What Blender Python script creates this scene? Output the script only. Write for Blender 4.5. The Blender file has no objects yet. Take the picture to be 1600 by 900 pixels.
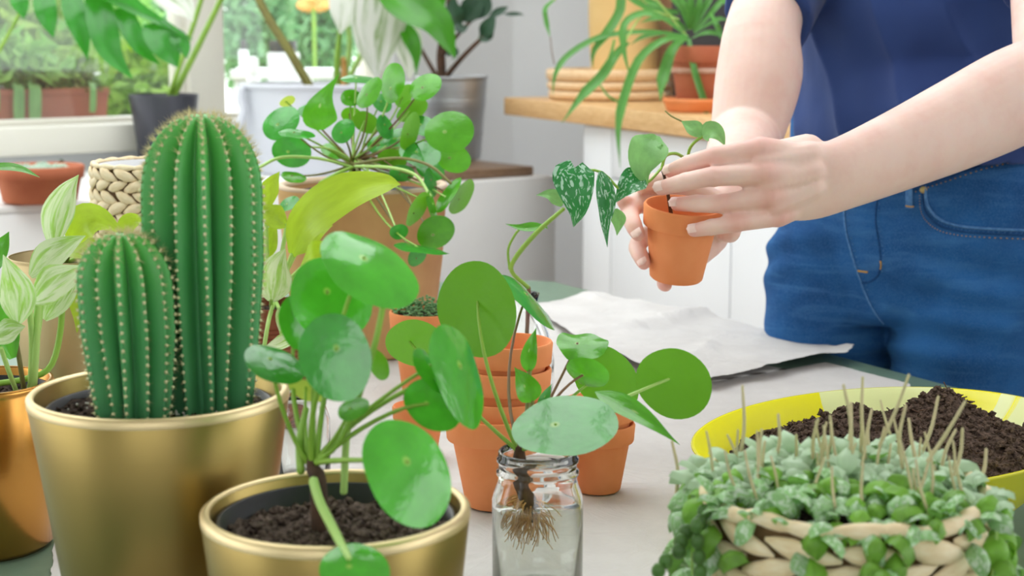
import bpy, math, random
from mathutils import Vector, Matrix, noise
from mathutils.bvhtree import BVHTree

random.seed(7)
S = bpy.context.scene
COL = S.collection
PI = math.pi

# ------------------------------------------------------------------ camera
PITCH = math.radians(9.3)
FPX = 2450.0
CAM = Vector((0, 0, 1.2))
cd = bpy.data.cameras.new('camera')
cam = bpy.data.objects.new('camera', cd)
COL.objects.link(cam)
cam.location = CAM
cam.rotation_euler = (PI / 2 - PITCH, 0, 0)
cd.sensor_width = 36
cd.lens = FPX / 1600 * 36
cd.clip_start = 0.05
cd.clip_end = 200
cd.dof.use_dof = True
cd.dof.focus_distance = 1.45
cd.dof.aperture_fstop = 9.0
S.camera = cam

# ------------------------------------------------------------------ sky, sun, exposure
w = bpy.data.worlds.new('sky')
S.world = w
w.use_nodes = True
wn = w.node_tree.nodes
bg = wn['Background']
# overcast sky, brighter overhead than at the horizon
geo = wn.new('ShaderNodeNewGeometry')
sxyz = wn.new('ShaderNodeSeparateXYZ')
w.node_tree.links.new(geo.outputs['Incoming'], sxyz.inputs[0])
mr_ = wn.new('ShaderNodeMapRange')
mr_.inputs['From Min'].default_value = 0.0
mr_.inputs['From Max'].default_value = -1.0
mr_.inputs['To Min'].default_value = 2.6
mr_.inputs['To Max'].default_value = 4.0
w.node_tree.links.new(sxyz.outputs['Z'], mr_.inputs['Value'])
bg.inputs['Color'].default_value = (0.95, 0.98, 1.0, 1)
w.node_tree.links.new(mr_.outputs[0], bg.inputs['Strength'])
S.view_settings.view_transform = 'Standard'
S.view_settings.look = 'None'
S.view_settings.gamma = 1
S.view_settings.exposure = 0.16
S.cycles.max_bounces = 10
S.cycles.transparent_max_bounces = 12
S.cycles.sample_clamp_indirect = 6

# ------------------------------------------------------------------ geometry helpers
FWD = Vector((0, math.cos(PITCH), -math.sin(PITCH)))
UPV = Vector((0, math.sin(PITCH), math.cos(PITCH)))
RGT = Vector((1, 0, 0))
TZ = 0.75          # table top height


def ray(px, py):
    return FWD + RGT * ((px - 800) / FPX) + UPV * ((450 - py) / FPX)


def at(px, py, y):
    d = ray(px, py)
    return CAM + d * (y / d.y)


def onz(px, py, z=TZ):
    d = ray(px, py)
    return CAM + d * ((z - CAM.z) / d.z)


def mpp(p):
    """metres per photograph pixel at a point"""
    return (Vector(p) - CAM).dot(FWD) / FPX


def lin(c):
    return c / 12.92 if c <= 0.04045 else ((c + 0.055) / 1.055) ** 2.4


def rgb(r, g, b):
    return (lin(r / 255), lin(g / 255), lin(b / 255), 1)


def smooth_path(pts, n):
    """Catmull-Rom through a list of equal-length tuples/Vectors, n samples"""
    k = len(pts)
    if k == 2:
        return [tuple(a + (b - a) * i / (n - 1) for a, b in zip(pts[0], pts[1])) for i in range(n)]
    P = [tuple(2 * a - b for a, b in zip(pts[0], pts[1]))] + [tuple(p) for p in pts] + \
        [tuple(2 * a - b for a, b in zip(pts[-1], pts[-2]))]
    out = []
    for i in range(n):
        t = i / (n - 1) * (k - 1)
        s = min(int(t), k - 2)
        f = t - s
        q = []
        for a, b, c, d in zip(P[s], P[s + 1], P[s + 2], P[s + 3]):
            q.append(0.5 * (2 * b + (c - a) * f + (2 * a - 5 * b + 4 * c - d) * f * f + (3 * b - a - 3 * c + d) * f ** 3))
        out.append(tuple(q))
    return out


class MB:
    def __init__(self):
        self.v, self.f, self.uv, self.mi = [], [], [], []

    def add(self, vs, fs, uvs=None, mi=0):
        o = len(self.v)
        self.v += [tuple(p) for p in vs]
        self.uv += uvs if uvs else [(0.5, 0.5)] * len(vs)
        self.f += [tuple(i + o for i in f) for f in fs]
        self.mi += [mi] * len(fs)
        return self

    def grid(self, rows, closed=False, uvs=None, mi=0):
        m = len(rows[0])
        vs = [p for r in rows for p in r]
        fs = []
        for i in range(len(rows) - 1):
            for j in range(m if closed else m - 1):
                a, b = i * m + j, i * m + (j + 1) % m
                fs.append((a, b, b + m, a + m))
        return self.add(vs, fs, uvs, mi)

    def box(self, lo, hi, M=None, bev=0.0):
        x0, y0, z0 = lo
        x1, y1, z1 = hi
        vs = [Vector(p) for p in ((x0, y0, z0), (x1, y0, z0), (x1, y1, z0), (x0, y1, z0),
                                  (x0, y0, z1), (x1, y0, z1), (x1, y1, z1), (x0, y1, z1))]
        if M:
            vs = [M @ p for p in vs]
        return self.add(vs, [(3, 2, 1, 0), (4, 5, 6, 7), (0, 1, 5, 4), (1, 2, 6, 5), (2, 3, 7, 6), (3, 0, 4, 7)])

    def lathe(self, prof, c=(0, 0, 0), n=48, M=None, sx=1.0, sy=1.0, mi=0):
        rows, uvs = [], []
        c = Vector(c)
        for k, (r, z) in enumerate(prof):
            row = []
            for j in range(n):
                a = 2 * PI * j / n
                p = Vector((r * math.cos(a) * sx, r * math.sin(a) * sy, z))
                if M:
                    p = M @ p
                row.append(p + c)
                uvs.append((j / n, k / max(1, len(prof) - 1)))
            rows.append(row)
        self.grid(rows, True, uvs, mi)
        return self

    def tube(self, pts, rad, n=8, ns=None, ref=None, caps=True, mi=0):
        """round (or elliptical: rad entries are pairs) tube along pts with rounded ends"""
        pts = [Vector(p) for p in pts]
        rr = [(r, r) if not isinstance(r, (tuple, list)) else tuple(r) for r in
              (rad if isinstance(rad, (list, tuple)) and len(rad) == len(pts) else [rad] * len(pts))]
        if ns and len(pts) > 2 or ns and ns > len(pts):
            q = smooth_path([tuple(p) + r for p, r in zip(pts, rr)], ns)
            pts = [Vector(a[:3]) for a in q]
            rr = [(max(a[3], 1e-5), max(a[4], 1e-5)) for a in q]
        rows, uvs = [], []
        side = None
        K = len(pts)
        frames = []
        for i in range(K):
            t = (pts[min(i + 1, K - 1)] - pts[max(i - 1, 0)])
            t = t.normalized() if t.length > 1e-9 else Vector((0, 0, 1))
            if side is None or ref is not None:
                h = Vector(ref) if ref is not None else (Vector((0, 0, 1)) if abs(t.z) < .9 else Vector((1, 0, 0)))
                side = h - t * h.dot(t)
            else:
                side = side - t * side.dot(t)
            side.normalize()
            frames.append((t, side.copy(), t.cross(side)))
        seq = []
        if caps:
            for a in (80, 55, 28):
                seq.append((0, -math.sin(math.radians(a)), math.cos(math.radians(a))))
        seq += [(i, 0, 1) for i in range(K)]
        if caps:
            for a in (28, 55, 80):
                seq.append((K - 1, math.sin(math.radians(a)), math.cos(math.radians(a))))
        for q, (i, off, sc) in enumerate(seq):
            t, s, b = frames[i]
            ra, rb = rr[i]
            c = pts[i] + t * (off * min(ra, rb))
            row = []
            for j in range(n):
                a = 2 * PI * j / n
                row.append(c + s * (math.cos(a) * ra * sc) + b * (math.sin(a) * rb * sc))
                uvs.append((j / n, q / (len(seq) - 1)))
            rows.append(row)
        o = len(self.v)
        self.grid(rows, True, uvs, mi)
        m = len(self.v)
        self.f.append(tuple(o + n - 1 - j for j in range(n))); self.mi.append(mi)
        self.f.append(tuple(range(m - n, m))); self.mi.append(mi)
        return self

    def ball(self, c, r, n=10, m=6, M=None, jit=0.0):
        c = Vector(c)
        rx, ry, rz = (r, r, r) if not isinstance(r, (tuple, list)) else r
        rows = []
        for i in range(1, m):
            th = PI * i / m
            row = []
            for j in range(n):
                a = 2 * PI * j / n
                k = 1 + random.uniform(-jit, jit)
                p = Vector((math.sin(th) * math.cos(a) * rx * k, math.sin(th) * math.sin(a) * ry * k, -math.cos(th) * rz * k))
                row.append(c + (M @ p if M else p))
            rows.append(row)
        o = len(self.v)
        self.grid(rows, True)
        e = len(self.v)
        b, t = Vector((0, 0, -rz)), Vector((0, 0, rz))
        self.add([c + (M @ b if M else b), c + (M @ t if M else t)], [])
        for j in range(n):
            self.f.append((e, o + (j + 1) % n, o + j)); self.mi.append(0)
            self.f.append((e + 1, e - n + j, e - n + (j + 1) % n)); self.mi.append(0)
        return self

    def mesh(self, name, sm=True):
        me = bpy.data.meshes.new(name)
        me.from_pydata(self.v, [], self.f)
        if sm:
            me.polygons.foreach_set('use_smooth', [True] * len(me.polygons))
        me.polygons.foreach_set('material_index', self.mi)
        uvl = me.uv_layers.new(name='UVMap')
        idx = [0] * len(me.loops)
        me.loops.foreach_get('vertex_index', idx)
        flat = []
        for i in idx:
            flat += self.uv[i]
        uvl.data.foreach_set('uv', flat)
        me.update()
        return me

    def build(self, name, m, parent=None, sm=True, **kw):
        return put(name, self.mesh(name, sm), m, parent, **kw)


def put(name, me, m=None, parent=None, kind=None, label=None, M=None):
    o = bpy.data.objects.new(name, me)
    COL.objects.link(o)
    for x in (m if isinstance(m, (list, tuple)) else [m]):
        if x is not None and len(me.materials) < (len(m) if isinstance(m, (list, tuple)) else 1):
            me.materials.append(x)
    if M is not None:
        o.matrix_world = M
    if parent is not None:
        o.parent = parent
        o.matrix_parent_inverse = WM[parent.name].inverted() if parent.name in WM else Matrix()
    if kind:
        o['kind'] = kind
    if label:
        o['label'] = label
    return o


WM = {}


def thing(name, loc, label, cat, group=None):
    o = bpy.data.objects.new(name, None)
    o.empty_display_size = 0.02
    COL.objects.link(o)
    o.location = loc
    WM[o.name] = Matrix.Translation(Vector(loc))
    o['label'] = label
    o['category'] = cat
    if group:
        o['group'] = group
    return o


def tag(o, label, cat, group=None):
    o['label'] = label
    o['category'] = cat
    if group:
        o['group'] = group
    return o


def autosmooth(o, ang=35):
    """mark sharp edges by angle so that flat-sided solids shade cleanly"""
    import bmesh
    bm = bmesh.new()
    bm.from_mesh(o.data)
    for e in bm.edges:
        if len(e.link_faces) == 2 and e.calc_face_angle(0) > math.radians(ang):
            e.smooth = False
    bm.to_mesh(o.data)
    bm.free()
    return o


def bevel(o, wdt, seg=2):
    import bmesh
    bm = bmesh.new()
    bm.from_mesh(o.data)
    bmesh.ops.bevel(bm, geom=[e for e in bm.edges], offset=wdt, segments=seg, affect='EDGES', profile=0.5)
    bm.to_mesh(o.data)
    bm.free()
    o.data.polygons.foreach_set('use_smooth', [True] * len(o.data.polygons))
    return autosmooth(o)


def fuse(name, mb, voxel, smooth, m, parent=None, fac=0.5):
    """one continuous skin over overlapping solids"""
    me = mb.mesh('tmp')
    t = bpy.data.objects.new('tmp', me)
    COL.objects.link(t)
    r = t.modifiers.new('r', 'REMESH')
    r.mode = 'VOXEL'
    r.voxel_size = voxel
    s = t.modifiers.new('s', 'SMOOTH')
    s.factor = fac
    s.iterations = smooth
    dg = bpy.context.evaluated_depsgraph_get()
    new = bpy.data.meshes.new_from_object(t.evaluated_get(dg))
    bpy.data.objects.remove(t)
    new.materials.clear()
    new.name = name
    new.polygons.foreach_set('use_smooth', [True] * len(new.polygons))
    return put(name, new, m, parent)


# ------------------------------------------------------------------ materials
def nt(name):
    m = bpy.data.materials.new(name)
    m.use_nodes = True
    t = m.node_tree
    return m, t, t.nodes['Principled BSDF'], t.nodes['Material Output']


def N(t, typ, **kw):
    n = t.nodes.new(typ)
    for k, v in kw.items():
        if k in n.inputs:
            n.inputs[k].default_value = v
        else:
            setattr(n, k, v)
    return n


def ramp(t, fac, stops):
    r = t.nodes.new('ShaderNodeValToRGB')
    e = r.color_ramp.elements
    while len(e) < len(stops):
        e.new(0.5)
    for x, (p, c) in zip(e, stops):
        x.position = p
        x.color = c if len(c) == 4 else (*c, 1)
    t.links.new(fac, r.inputs['Fac'])
    return r.outputs['Color']


def mixc(t, fac, a, b, typ='MIX'):
    m = t.nodes.new('ShaderNodeMix')
    m.data_type = 'RGBA'
    m.blend_type = typ
    for s, v in ((0, fac), (6, a), (7, b)):
        if hasattr(v, 'links') or hasattr(v, 'is_linked'):
            t.links.new(v, m.inputs[s])
        else:
            m.inputs[s].default_value = v
    return m.outputs[2]


def coords(t, scale=(1, 1, 1), which='Object'):
    tc = t.nodes.new('ShaderNodeTexCoord')
    mp = t.nodes.new('ShaderNodeMapping')
    mp.inputs['Scale'].default_value = scale
    t.links.new(tc.outputs[which], mp.inputs['Vector'])
    return mp.outputs['Vector']


def noise_tex(t, vec, scale, detail=3, rough=0.55, dist=0):
    n = N(t, 'ShaderNodeTexNoise', Scale=scale, Detail=detail, Roughness=rough, Distortion=dist)
    t.links.new(vec, n.inputs['Vector'])
    return n.outputs['Fac']


def bump(t, p, h, strength=0.3, dist=0.002):
    b = N(t, 'ShaderNodeBump', Strength=strength, Distance=dist)
    t.links.new(h, b.inputs['Height'])
    t.links.new(b.outputs['Normal'], p.inputs['Normal'])
    return b


def plain(name, c, rough=0.5, metal=0.0, c2=None, scale=8, stretch=(1, 1, 1), bmp=0.0, bscale=60, bdist=0.001, spec=0.5, sss=0.0, coat=0.0):
    m, t, p, o = nt(name)
    p.inputs['Roughness'].default_value = rough
    p.inputs['Metallic'].default_value = metal
    p.inputs['Specular IOR Level'].default_value = spec
    p.inputs['Coat Weight'].default_value = coat
    v = coords(t, stretch)
    if c2:
        f = noise_tex(t, v, scale, 4)
        t.links.new(ramp(t, f, [(0.3, c), (0.7, c2)]), p.inputs['Base Color'])
    else:
        p.inputs['Base Color'].default_value = c
    if bmp:
        bump(t, p, noise_tex(t, v, bscale, 4), bmp, bdist)
    if sss:
        p.inputs['Subsurface Weight'].default_value = sss
        p.inputs['Subsurface Radius'].default_value = (0.012, 0.005, 0.003)
        p.inputs['Subsurface Scale'].default_value = 0.5
    return m


def leaf_mat(name, top, under, rough=0.3, trans=0.25, vein=None, spots=None, streak=None, spot_col=None, centre=None, var=0.12, trc=None):
    """thin leaf: top and underside colours, gloss on top, light passing through"""
    m, t, p, o = nt(name)
    L = t.links
    tc = t.nodes.new('ShaderNodeTexCoord')
    uv = tc.outputs['UV']
    oi = t.nodes.new('ShaderNodeObjectInfo')
    ad = N(t, 'ShaderNodeVectorMath', operation='ADD')
    L.new(uv, ad.inputs[0])
    mul = N(t, 'ShaderNodeVectorMath', operation='SCALE')
    mul.inputs['Scale'].default_value = 37.0
    cx = N(t, 'ShaderNodeCombineXYZ')
    L.new(oi.outputs['Random'], cx.inputs[0])
    L.new(oi.outputs['Random'], cx.inputs[1])
    L.new(cx.outputs[0], mul.inputs[0])
    L.new(mul.outputs[0], ad.inputs[1])
    ruv = ad.outputs[0]
    col = ramp(t, noise_tex(t, ruv, 2.5, 3), [(0.3, tuple(x * 0.82 for x in top[:3])), (0.75, tuple(min(1, x * 1.18) for x in top[:3]))])
    if streak:
        mp = N(t, 'ShaderNodeMapping')
        mp.inputs['Scale'].default_value = (5.0, 1.3, 1)
        mp.inputs['Rotation'].default_value = (0, 0, 0.35)
        L.new(ruv, mp.inputs['Vector'])
        f = noise_tex(t, mp.outputs[0], 1.3, 4, 0.6, 0.6)
        col = mixc(t, ramp(t, f, [(streak[1] - 0.09, (0, 0, 0)), (streak[1] + 0.09, (1, 1, 1))]), col, streak[0])
    if spots:
        f = noise_tex(t, ruv, spots[2], 2, 0.5, 1.2)
        col = mixc(t, ramp(t, f, [(spots[1] - 0.02, (0, 0, 0)), (spots[1] + 0.03, (1, 1, 1))]), col, spots[0])
    if centre:
        dv = N(t, 'ShaderNodeVectorMath', operation='DISTANCE')
        L.new(uv, dv.inputs[0])
        dv.inputs[1].default_value = (0.44, 0.5, 0)
        col = mixc(t, ramp(t, dv.outputs['Value'], [(0.025, (1, 1, 1)), (0.05, (0, 0, 0))]), col, centre)
    uf = under
    bf = t.nodes.new('ShaderNodeNewGeometry').outputs['Backfacing']
    cc = mixc(t, bf, col, uf)
    hs = t.nodes.new('ShaderNodeHueSaturation')
    mr = N(t, 'ShaderNodeMapRange')
    L.new(oi.outputs['Random'], mr.inputs['Value'])
    mr.inputs['To Min'].default_value = 1 - var
    mr.inputs['To Max'].default_value = 1 + var
    L.new(mr.outputs[0], hs.inputs['Value'])
    L.new(cc, hs.inputs['Color'])
    L.new(hs.outputs[0], p.inputs['Base Color'])
    p.inputs['Specular IOR Level'].default_value = 0.85 if rough < 0.32 else 0.5
    rr = N(t, 'ShaderNodeMath', operation='MULTIPLY_ADD')
    L.new(bf, rr.inputs[0])
    rr.inputs[1].default_value = 0.25
    rr.inputs[2].default_value = rough
    L.new(rr.outputs[0], p.inputs['Roughness'])
    bump(t, p, noise_tex(t, ruv, 7, 3), 0.25, 0.002)
    tr = t.nodes.new('ShaderNodeBsdfTranslucent')
    if trc:
        tr.inputs['Color'].default_value = trc
    else:
        L.new(hs.outputs[0], tr.inputs['Color'])
    mx = t.nodes.new('ShaderNodeMixShader')
    mx.inputs[0].default_value = trans
    L.new(p.outputs[0], mx.inputs[1])
    L.new(tr.outputs[0], mx.inputs[2])
    L.new(mx.outputs[0], o.inputs['Surface'])
    return m


def glass_mat(name, col=(1, 1, 1, 1), ior=1.45, rough=0.0):
    m, t, p, o = nt(name)
    p.inputs['Base Color'].default_value = col
    p.inputs['Transmission Weight'].default_value = 1
    p.inputs['Roughness'].default_value = rough
    p.inputs['IOR'].default_value = ior
    return m


def edge_gloss(t):
    """reflectivity of a thin clear sheet: low face-on, high at grazing angles, same from both sides"""
    lw = N(t, 'ShaderNodeLayerWeight', Blend=0.5)
    r = t.nodes.new('ShaderNodeValToRGB')
    r.color_ramp.elements[0].position = 0.35
    r.color_ramp.elements[0].color = (0.04, 0.04, 0.04, 1)
    r.color_ramp.elements[1].position = 1.0
    r.color_ramp.elements[1].color = (0.9, 0.9, 0.9, 1)
    t.links.new(lw.outputs['Facing'], r.inputs['Fac'])
    return r


def water_mat():
    """slightly cloudy water: mostly clear, a little scattered light"""
    m, t, p, o = nt('cloudy_water')
    tr = t.nodes.new('ShaderNodeBsdfTransparent')
    tr.inputs[0].default_value = (0.97, 0.98, 0.95, 1)
    df = t.nodes.new('ShaderNodeBsdfTranslucent')
    df.inputs[0].default_value = rgb(244, 238, 220)
    d2 = t.nodes.new('ShaderNodeBsdfDiffuse')
    d2.inputs[0].default_value = rgb(244, 240, 226)
    a = t.nodes.new('ShaderNodeMixShader')
    t.links.new(df.outputs[0], a.inputs[1])
    t.links.new(d2.outputs[0], a.inputs[2])
    b = t.nodes.new('ShaderNodeMixShader')
    b.inputs[0].default_value = 0.16
    t.links.new(tr.outputs[0], b.inputs[1])
    t.links.new(a.outputs[0], b.inputs[2])
    g = N(t, 'ShaderNodeBsdfGlossy', Roughness=0.03)
    fr = edge_gloss(t)
    c = t.nodes.new('ShaderNodeMixShader')
    t.links.new(fr.outputs[0], c.inputs[0])
    t.links.new(b.outputs[0], c.inputs[1])
    t.links.new(g.outputs[0], c.inputs[2])
    t.links.new(c.outputs[0], o.inputs['Surface'])
    return m


def clear_mat():
    """thin-walled clear glass: see-through with bright and darker edges by Fresnel and path length"""
    m, t, p, o = nt('clear_glass')
    tr = t.nodes.new('ShaderNodeBsdfTransparent')
    lw = N(t, 'ShaderNodeLayerWeight', Blend=0.35)
    t.links.new(ramp(t, lw.outputs['Facing'], [(0.0, (0.985, 0.99, 0.985)), (0.8, (0.96, 0.975, 0.97)), (1.0, (0.80, 0.84, 0.83))]), tr.inputs[0])
    g = N(t, 'ShaderNodeBsdfGlossy', Roughness=0.02)
    fr = edge_gloss(t)
    c = t.nodes.new('ShaderNodeMixShader')
    t.links.new(fr.outputs[0], c.inputs[0])
    t.links.new(tr.outputs[0], c.inputs[1])
    t.links.new(g.outputs[0], c.inputs[2])
    t.links.new(c.outputs[0], o.inputs['Surface'])
    return m


def pane_mat():
    m, t, p, o = nt('window_glass')
    g = N(t, 'ShaderNodeBsdfGlossy', Roughness=0.02)
    ta = t.nodes.new('ShaderNodeBsdfTransparent')
    ta.inputs[0].default_value = (0.97, 0.98, 0.97, 1)
    du = t.nodes.new('ShaderNodeBsdfTranslucent')
    du.inputs[0].default_value = rgb(240, 244, 240)
    tr = t.nodes.new('ShaderNodeMixShader')
    tr.inputs[0].default_value = 0.02
    t.links.new(ta.outputs[0], tr.inputs[1])
    t.links.new(du.outputs[0], tr.inputs[2])
    fr = edge_gloss(t)
    mx = t.nodes.new('ShaderNodeMixShader')
    t.links.new(fr.outputs[0], mx.inputs[0])
    t.links.new(tr.outputs[0], mx.inputs[1])
    t.links.new(g.outputs[0], mx.inputs[2])
    t.links.new(mx.outputs[0], o.inputs['Surface'])
    return m


def wood_mat(name, c1, c2, scale=6, stretch=(1, 12, 12), rough=0.45):
    m, t, p, o = nt(name)
    v = coords(t, stretch)
    f = noise_tex(t, v, scale, 5, 0.6, 1.5)
    t.links.new(ramp(t, f, [(0.3, c1), (0.7, c2)]), p.inputs['Base Color'])
    p.inputs['Roughness'].default_value = rough
    bump(t, p, f, 0.15, 0.001)
    return m


def denim_mat():
    m, t, p, o = nt('blue_denim')
    L = t.links
    v = coords(t)
    a = noise_tex(t, v, 7, 4, 0.6)
    v2 = coords(t, (1500, 1500, 420))
    b = noise_tex(t, v2, 1, 2, 0.7)
    base = ramp(t, a, [(0.3, rgb(16, 60, 112)), (0.7, rgb(38, 98, 160))])
    c = mixc(t, ramp(t, b, [(0.45, (0, 0, 0)), (0.78, (0.36, 0.36, 0.36))]), base, rgb(110, 155, 200))
    fd = noise_tex(t, coords(t, (4, 4, 26)), 1.6, 3, 0.6, 0.8)
    c = mixc(t, ramp(t, fd, [(0.52, (0, 0, 0)), (0.74, (0.30, 0.30, 0.30))]), c, rgb(88, 142, 196))
    L.new(c, p.inputs['Base Color'])
    p.inputs['Roughness'].default_value = 0.85
    p.inputs['Specular IOR Level'].default_value = 0.15
    bump(t, p, b, 0.25, 0.0006)
    return m


def knit_mat():
    m, t, p, o = nt('navy_knit')
    v = coords(t)
    a = noise_tex(t, v, 5, 3)
    t.links.new(ramp(t, a, [(0.3, rgb(40, 56, 104)), (0.7, rgb(54, 76, 132))]), p.inputs['Base Color'])
    wv = N(t, 'ShaderNodeTexWave', Scale=420.0, Distortion=1.5, Detail=1.0)
    wv.bands_direction = 'X'
    t.links.new(v, wv.inputs['Vector'])
    p.inputs['Roughness'].default_value = 0.9
    p.inputs['Specular IOR Level'].default_value = 0.15
    p.inputs['Sheen Weight'].default_value = 0.15
    bump(t, p, wv.outputs['Fac'], 0.25, 0.0005)
    return m


def skin_mat():
    m, t, p, o = nt('fair_skin')
    v = coords(t)
    a = noise_tex(t, v, 16, 5, 0.6)
    base = ramp(t, a, [(0.25, rgb(228, 184, 172)), (0.55, rgb(236, 204, 192)), (0.8, rgb(236, 211, 201))])
    at_ = t.nodes.new('ShaderNodeAttribute')
    at_.attribute_name = 'blush'
    t.links.new(mixc(t, at_.outputs['Fac'], base, rgb(224, 142, 132)), p.inputs['Base Color'])
    p.inputs['Roughness'].default_value = 0.5
    p.inputs['Specular IOR Level'].default_value = 0.35
    p.inputs['Subsurface Weight'].default_value = 0.25
    p.inputs['Subsurface Radius'].default_value = (0.010, 0.004, 0.002)
    p.inputs['Subsurface Scale'].default_value = 0.6
    bump(t, p, noise_tex(t, v, 160, 3), 0.12, 0.0008)
    return m


def soil_mat(name, c1, c2):
    m, t, p, o = nt(name)
    v = coords(t)
    f = noise_tex(t, v, 220, 5, 0.7)
    t.links.new(ramp(t, f, [(0.35, c1), (0.7, c2)]), p.inputs['Base Color'])
    p.inputs['Roughness'].default_value = 0.95
    p.inputs['Specular IOR Level'].default_value = 0.2
    bump(t, p, noise_tex(t, v, 130, 6, 0.7), 0.9, 0.006)
    return m


def bowl_mat():
    m, t, p, o = nt('yellow_striped_glaze')
    L = t.links
    tc = t.nodes.new('ShaderNodeTexCoord')
    sp = t.nodes.new('ShaderNodeSeparateXYZ')
    L.new(tc.outputs['UV'], sp.inputs[0])
    r = t.nodes.new('ShaderNodeValToRGB')
    r.color_ramp.interpolation = 'CONSTANT'
    Y, Pp = rgb(244, 236, 8), rgb(236, 242, 172)
    st = [(0.0, Pp), (0.012, Y), (0.066, Pp), (0.19, Y), (0.52, Pp), (0.59, Y), (0.76, Pp), (0.83, Y), (0.93, Pp)]
    e = r.color_ramp.elements
    while len(e) < len(st):
        e.new(0.5)
    for x, (q, c) in zip(e, st):
        x.position = q
        x.color = c
    L.new(sp.outputs[0], r.inputs['Fac'])
    gt = N(t, 'ShaderNodeMath', operation='GREATER_THAN')
    L.new(sp.outputs[1], gt.inputs[0])
    gt.inputs[1].default_value = 0.56
    c = mixc(t, gt.outputs[0], rgb(212, 206, 16), r.outputs[0])
    L.new(c, p.inputs['Base Color'])
    p.inputs['Roughness'].default_value = 0.25
    return m


def metal_mat(name, c, rough=0.35, aniso=0.0):
    m, t, p, o = nt(name)
    p.inputs['Base Color'].default_value = c
    p.inputs['Metallic'].default_value = 1
    p.inputs['Roughness'].default_value = rough
    v = coords(t, (1, 1, 60))
    bump(t, p, noise_tex(t, v, 6, 3), 0.04, 0.001)
    return m


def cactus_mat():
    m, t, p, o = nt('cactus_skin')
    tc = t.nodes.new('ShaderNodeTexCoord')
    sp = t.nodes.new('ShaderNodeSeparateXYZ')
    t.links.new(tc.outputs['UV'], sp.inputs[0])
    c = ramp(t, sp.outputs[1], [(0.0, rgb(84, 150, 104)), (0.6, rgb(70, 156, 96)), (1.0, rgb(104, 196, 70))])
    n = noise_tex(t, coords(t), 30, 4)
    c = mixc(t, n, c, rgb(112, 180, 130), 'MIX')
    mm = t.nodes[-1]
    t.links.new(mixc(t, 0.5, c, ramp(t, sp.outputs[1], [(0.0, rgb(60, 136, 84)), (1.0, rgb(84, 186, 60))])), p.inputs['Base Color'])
    p.inputs['Roughness'].default_value = 0.42
    p.inputs['Subsurface Weight'].default_value = 0.1
    p.inputs['Subsurface Radius'].default_value = (0.002, 0.006, 0.001)
    bump(t, p, noise_tex(t, coords(t), 150, 3), 0.1, 0.001)
    return m


def paper_mat():
    m, t, p, o = nt('grey_packing_paper')
    v = coords(t)
    f = noise_tex(t, v, 9, 5, 0.65)
    t.links.new(ramp(t, f, [(0.3, rgb(194, 190, 187)), (0.7, rgb(208, 205, 202))]), p.inputs['Base Color'])
    p.inputs['Roughness'].default_value = 0.8
    vo = N(t, 'ShaderNodeTexVoronoi', Scale=9.0)
    vo.feature = 'DISTANCE_TO_EDGE'
    t.links.new(v, vo.inputs['Vector'])
    bump(t, p, noise_tex(t, v, 14, 5, 0.6, 0.8), 0.6, 0.010)
    return m


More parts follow.
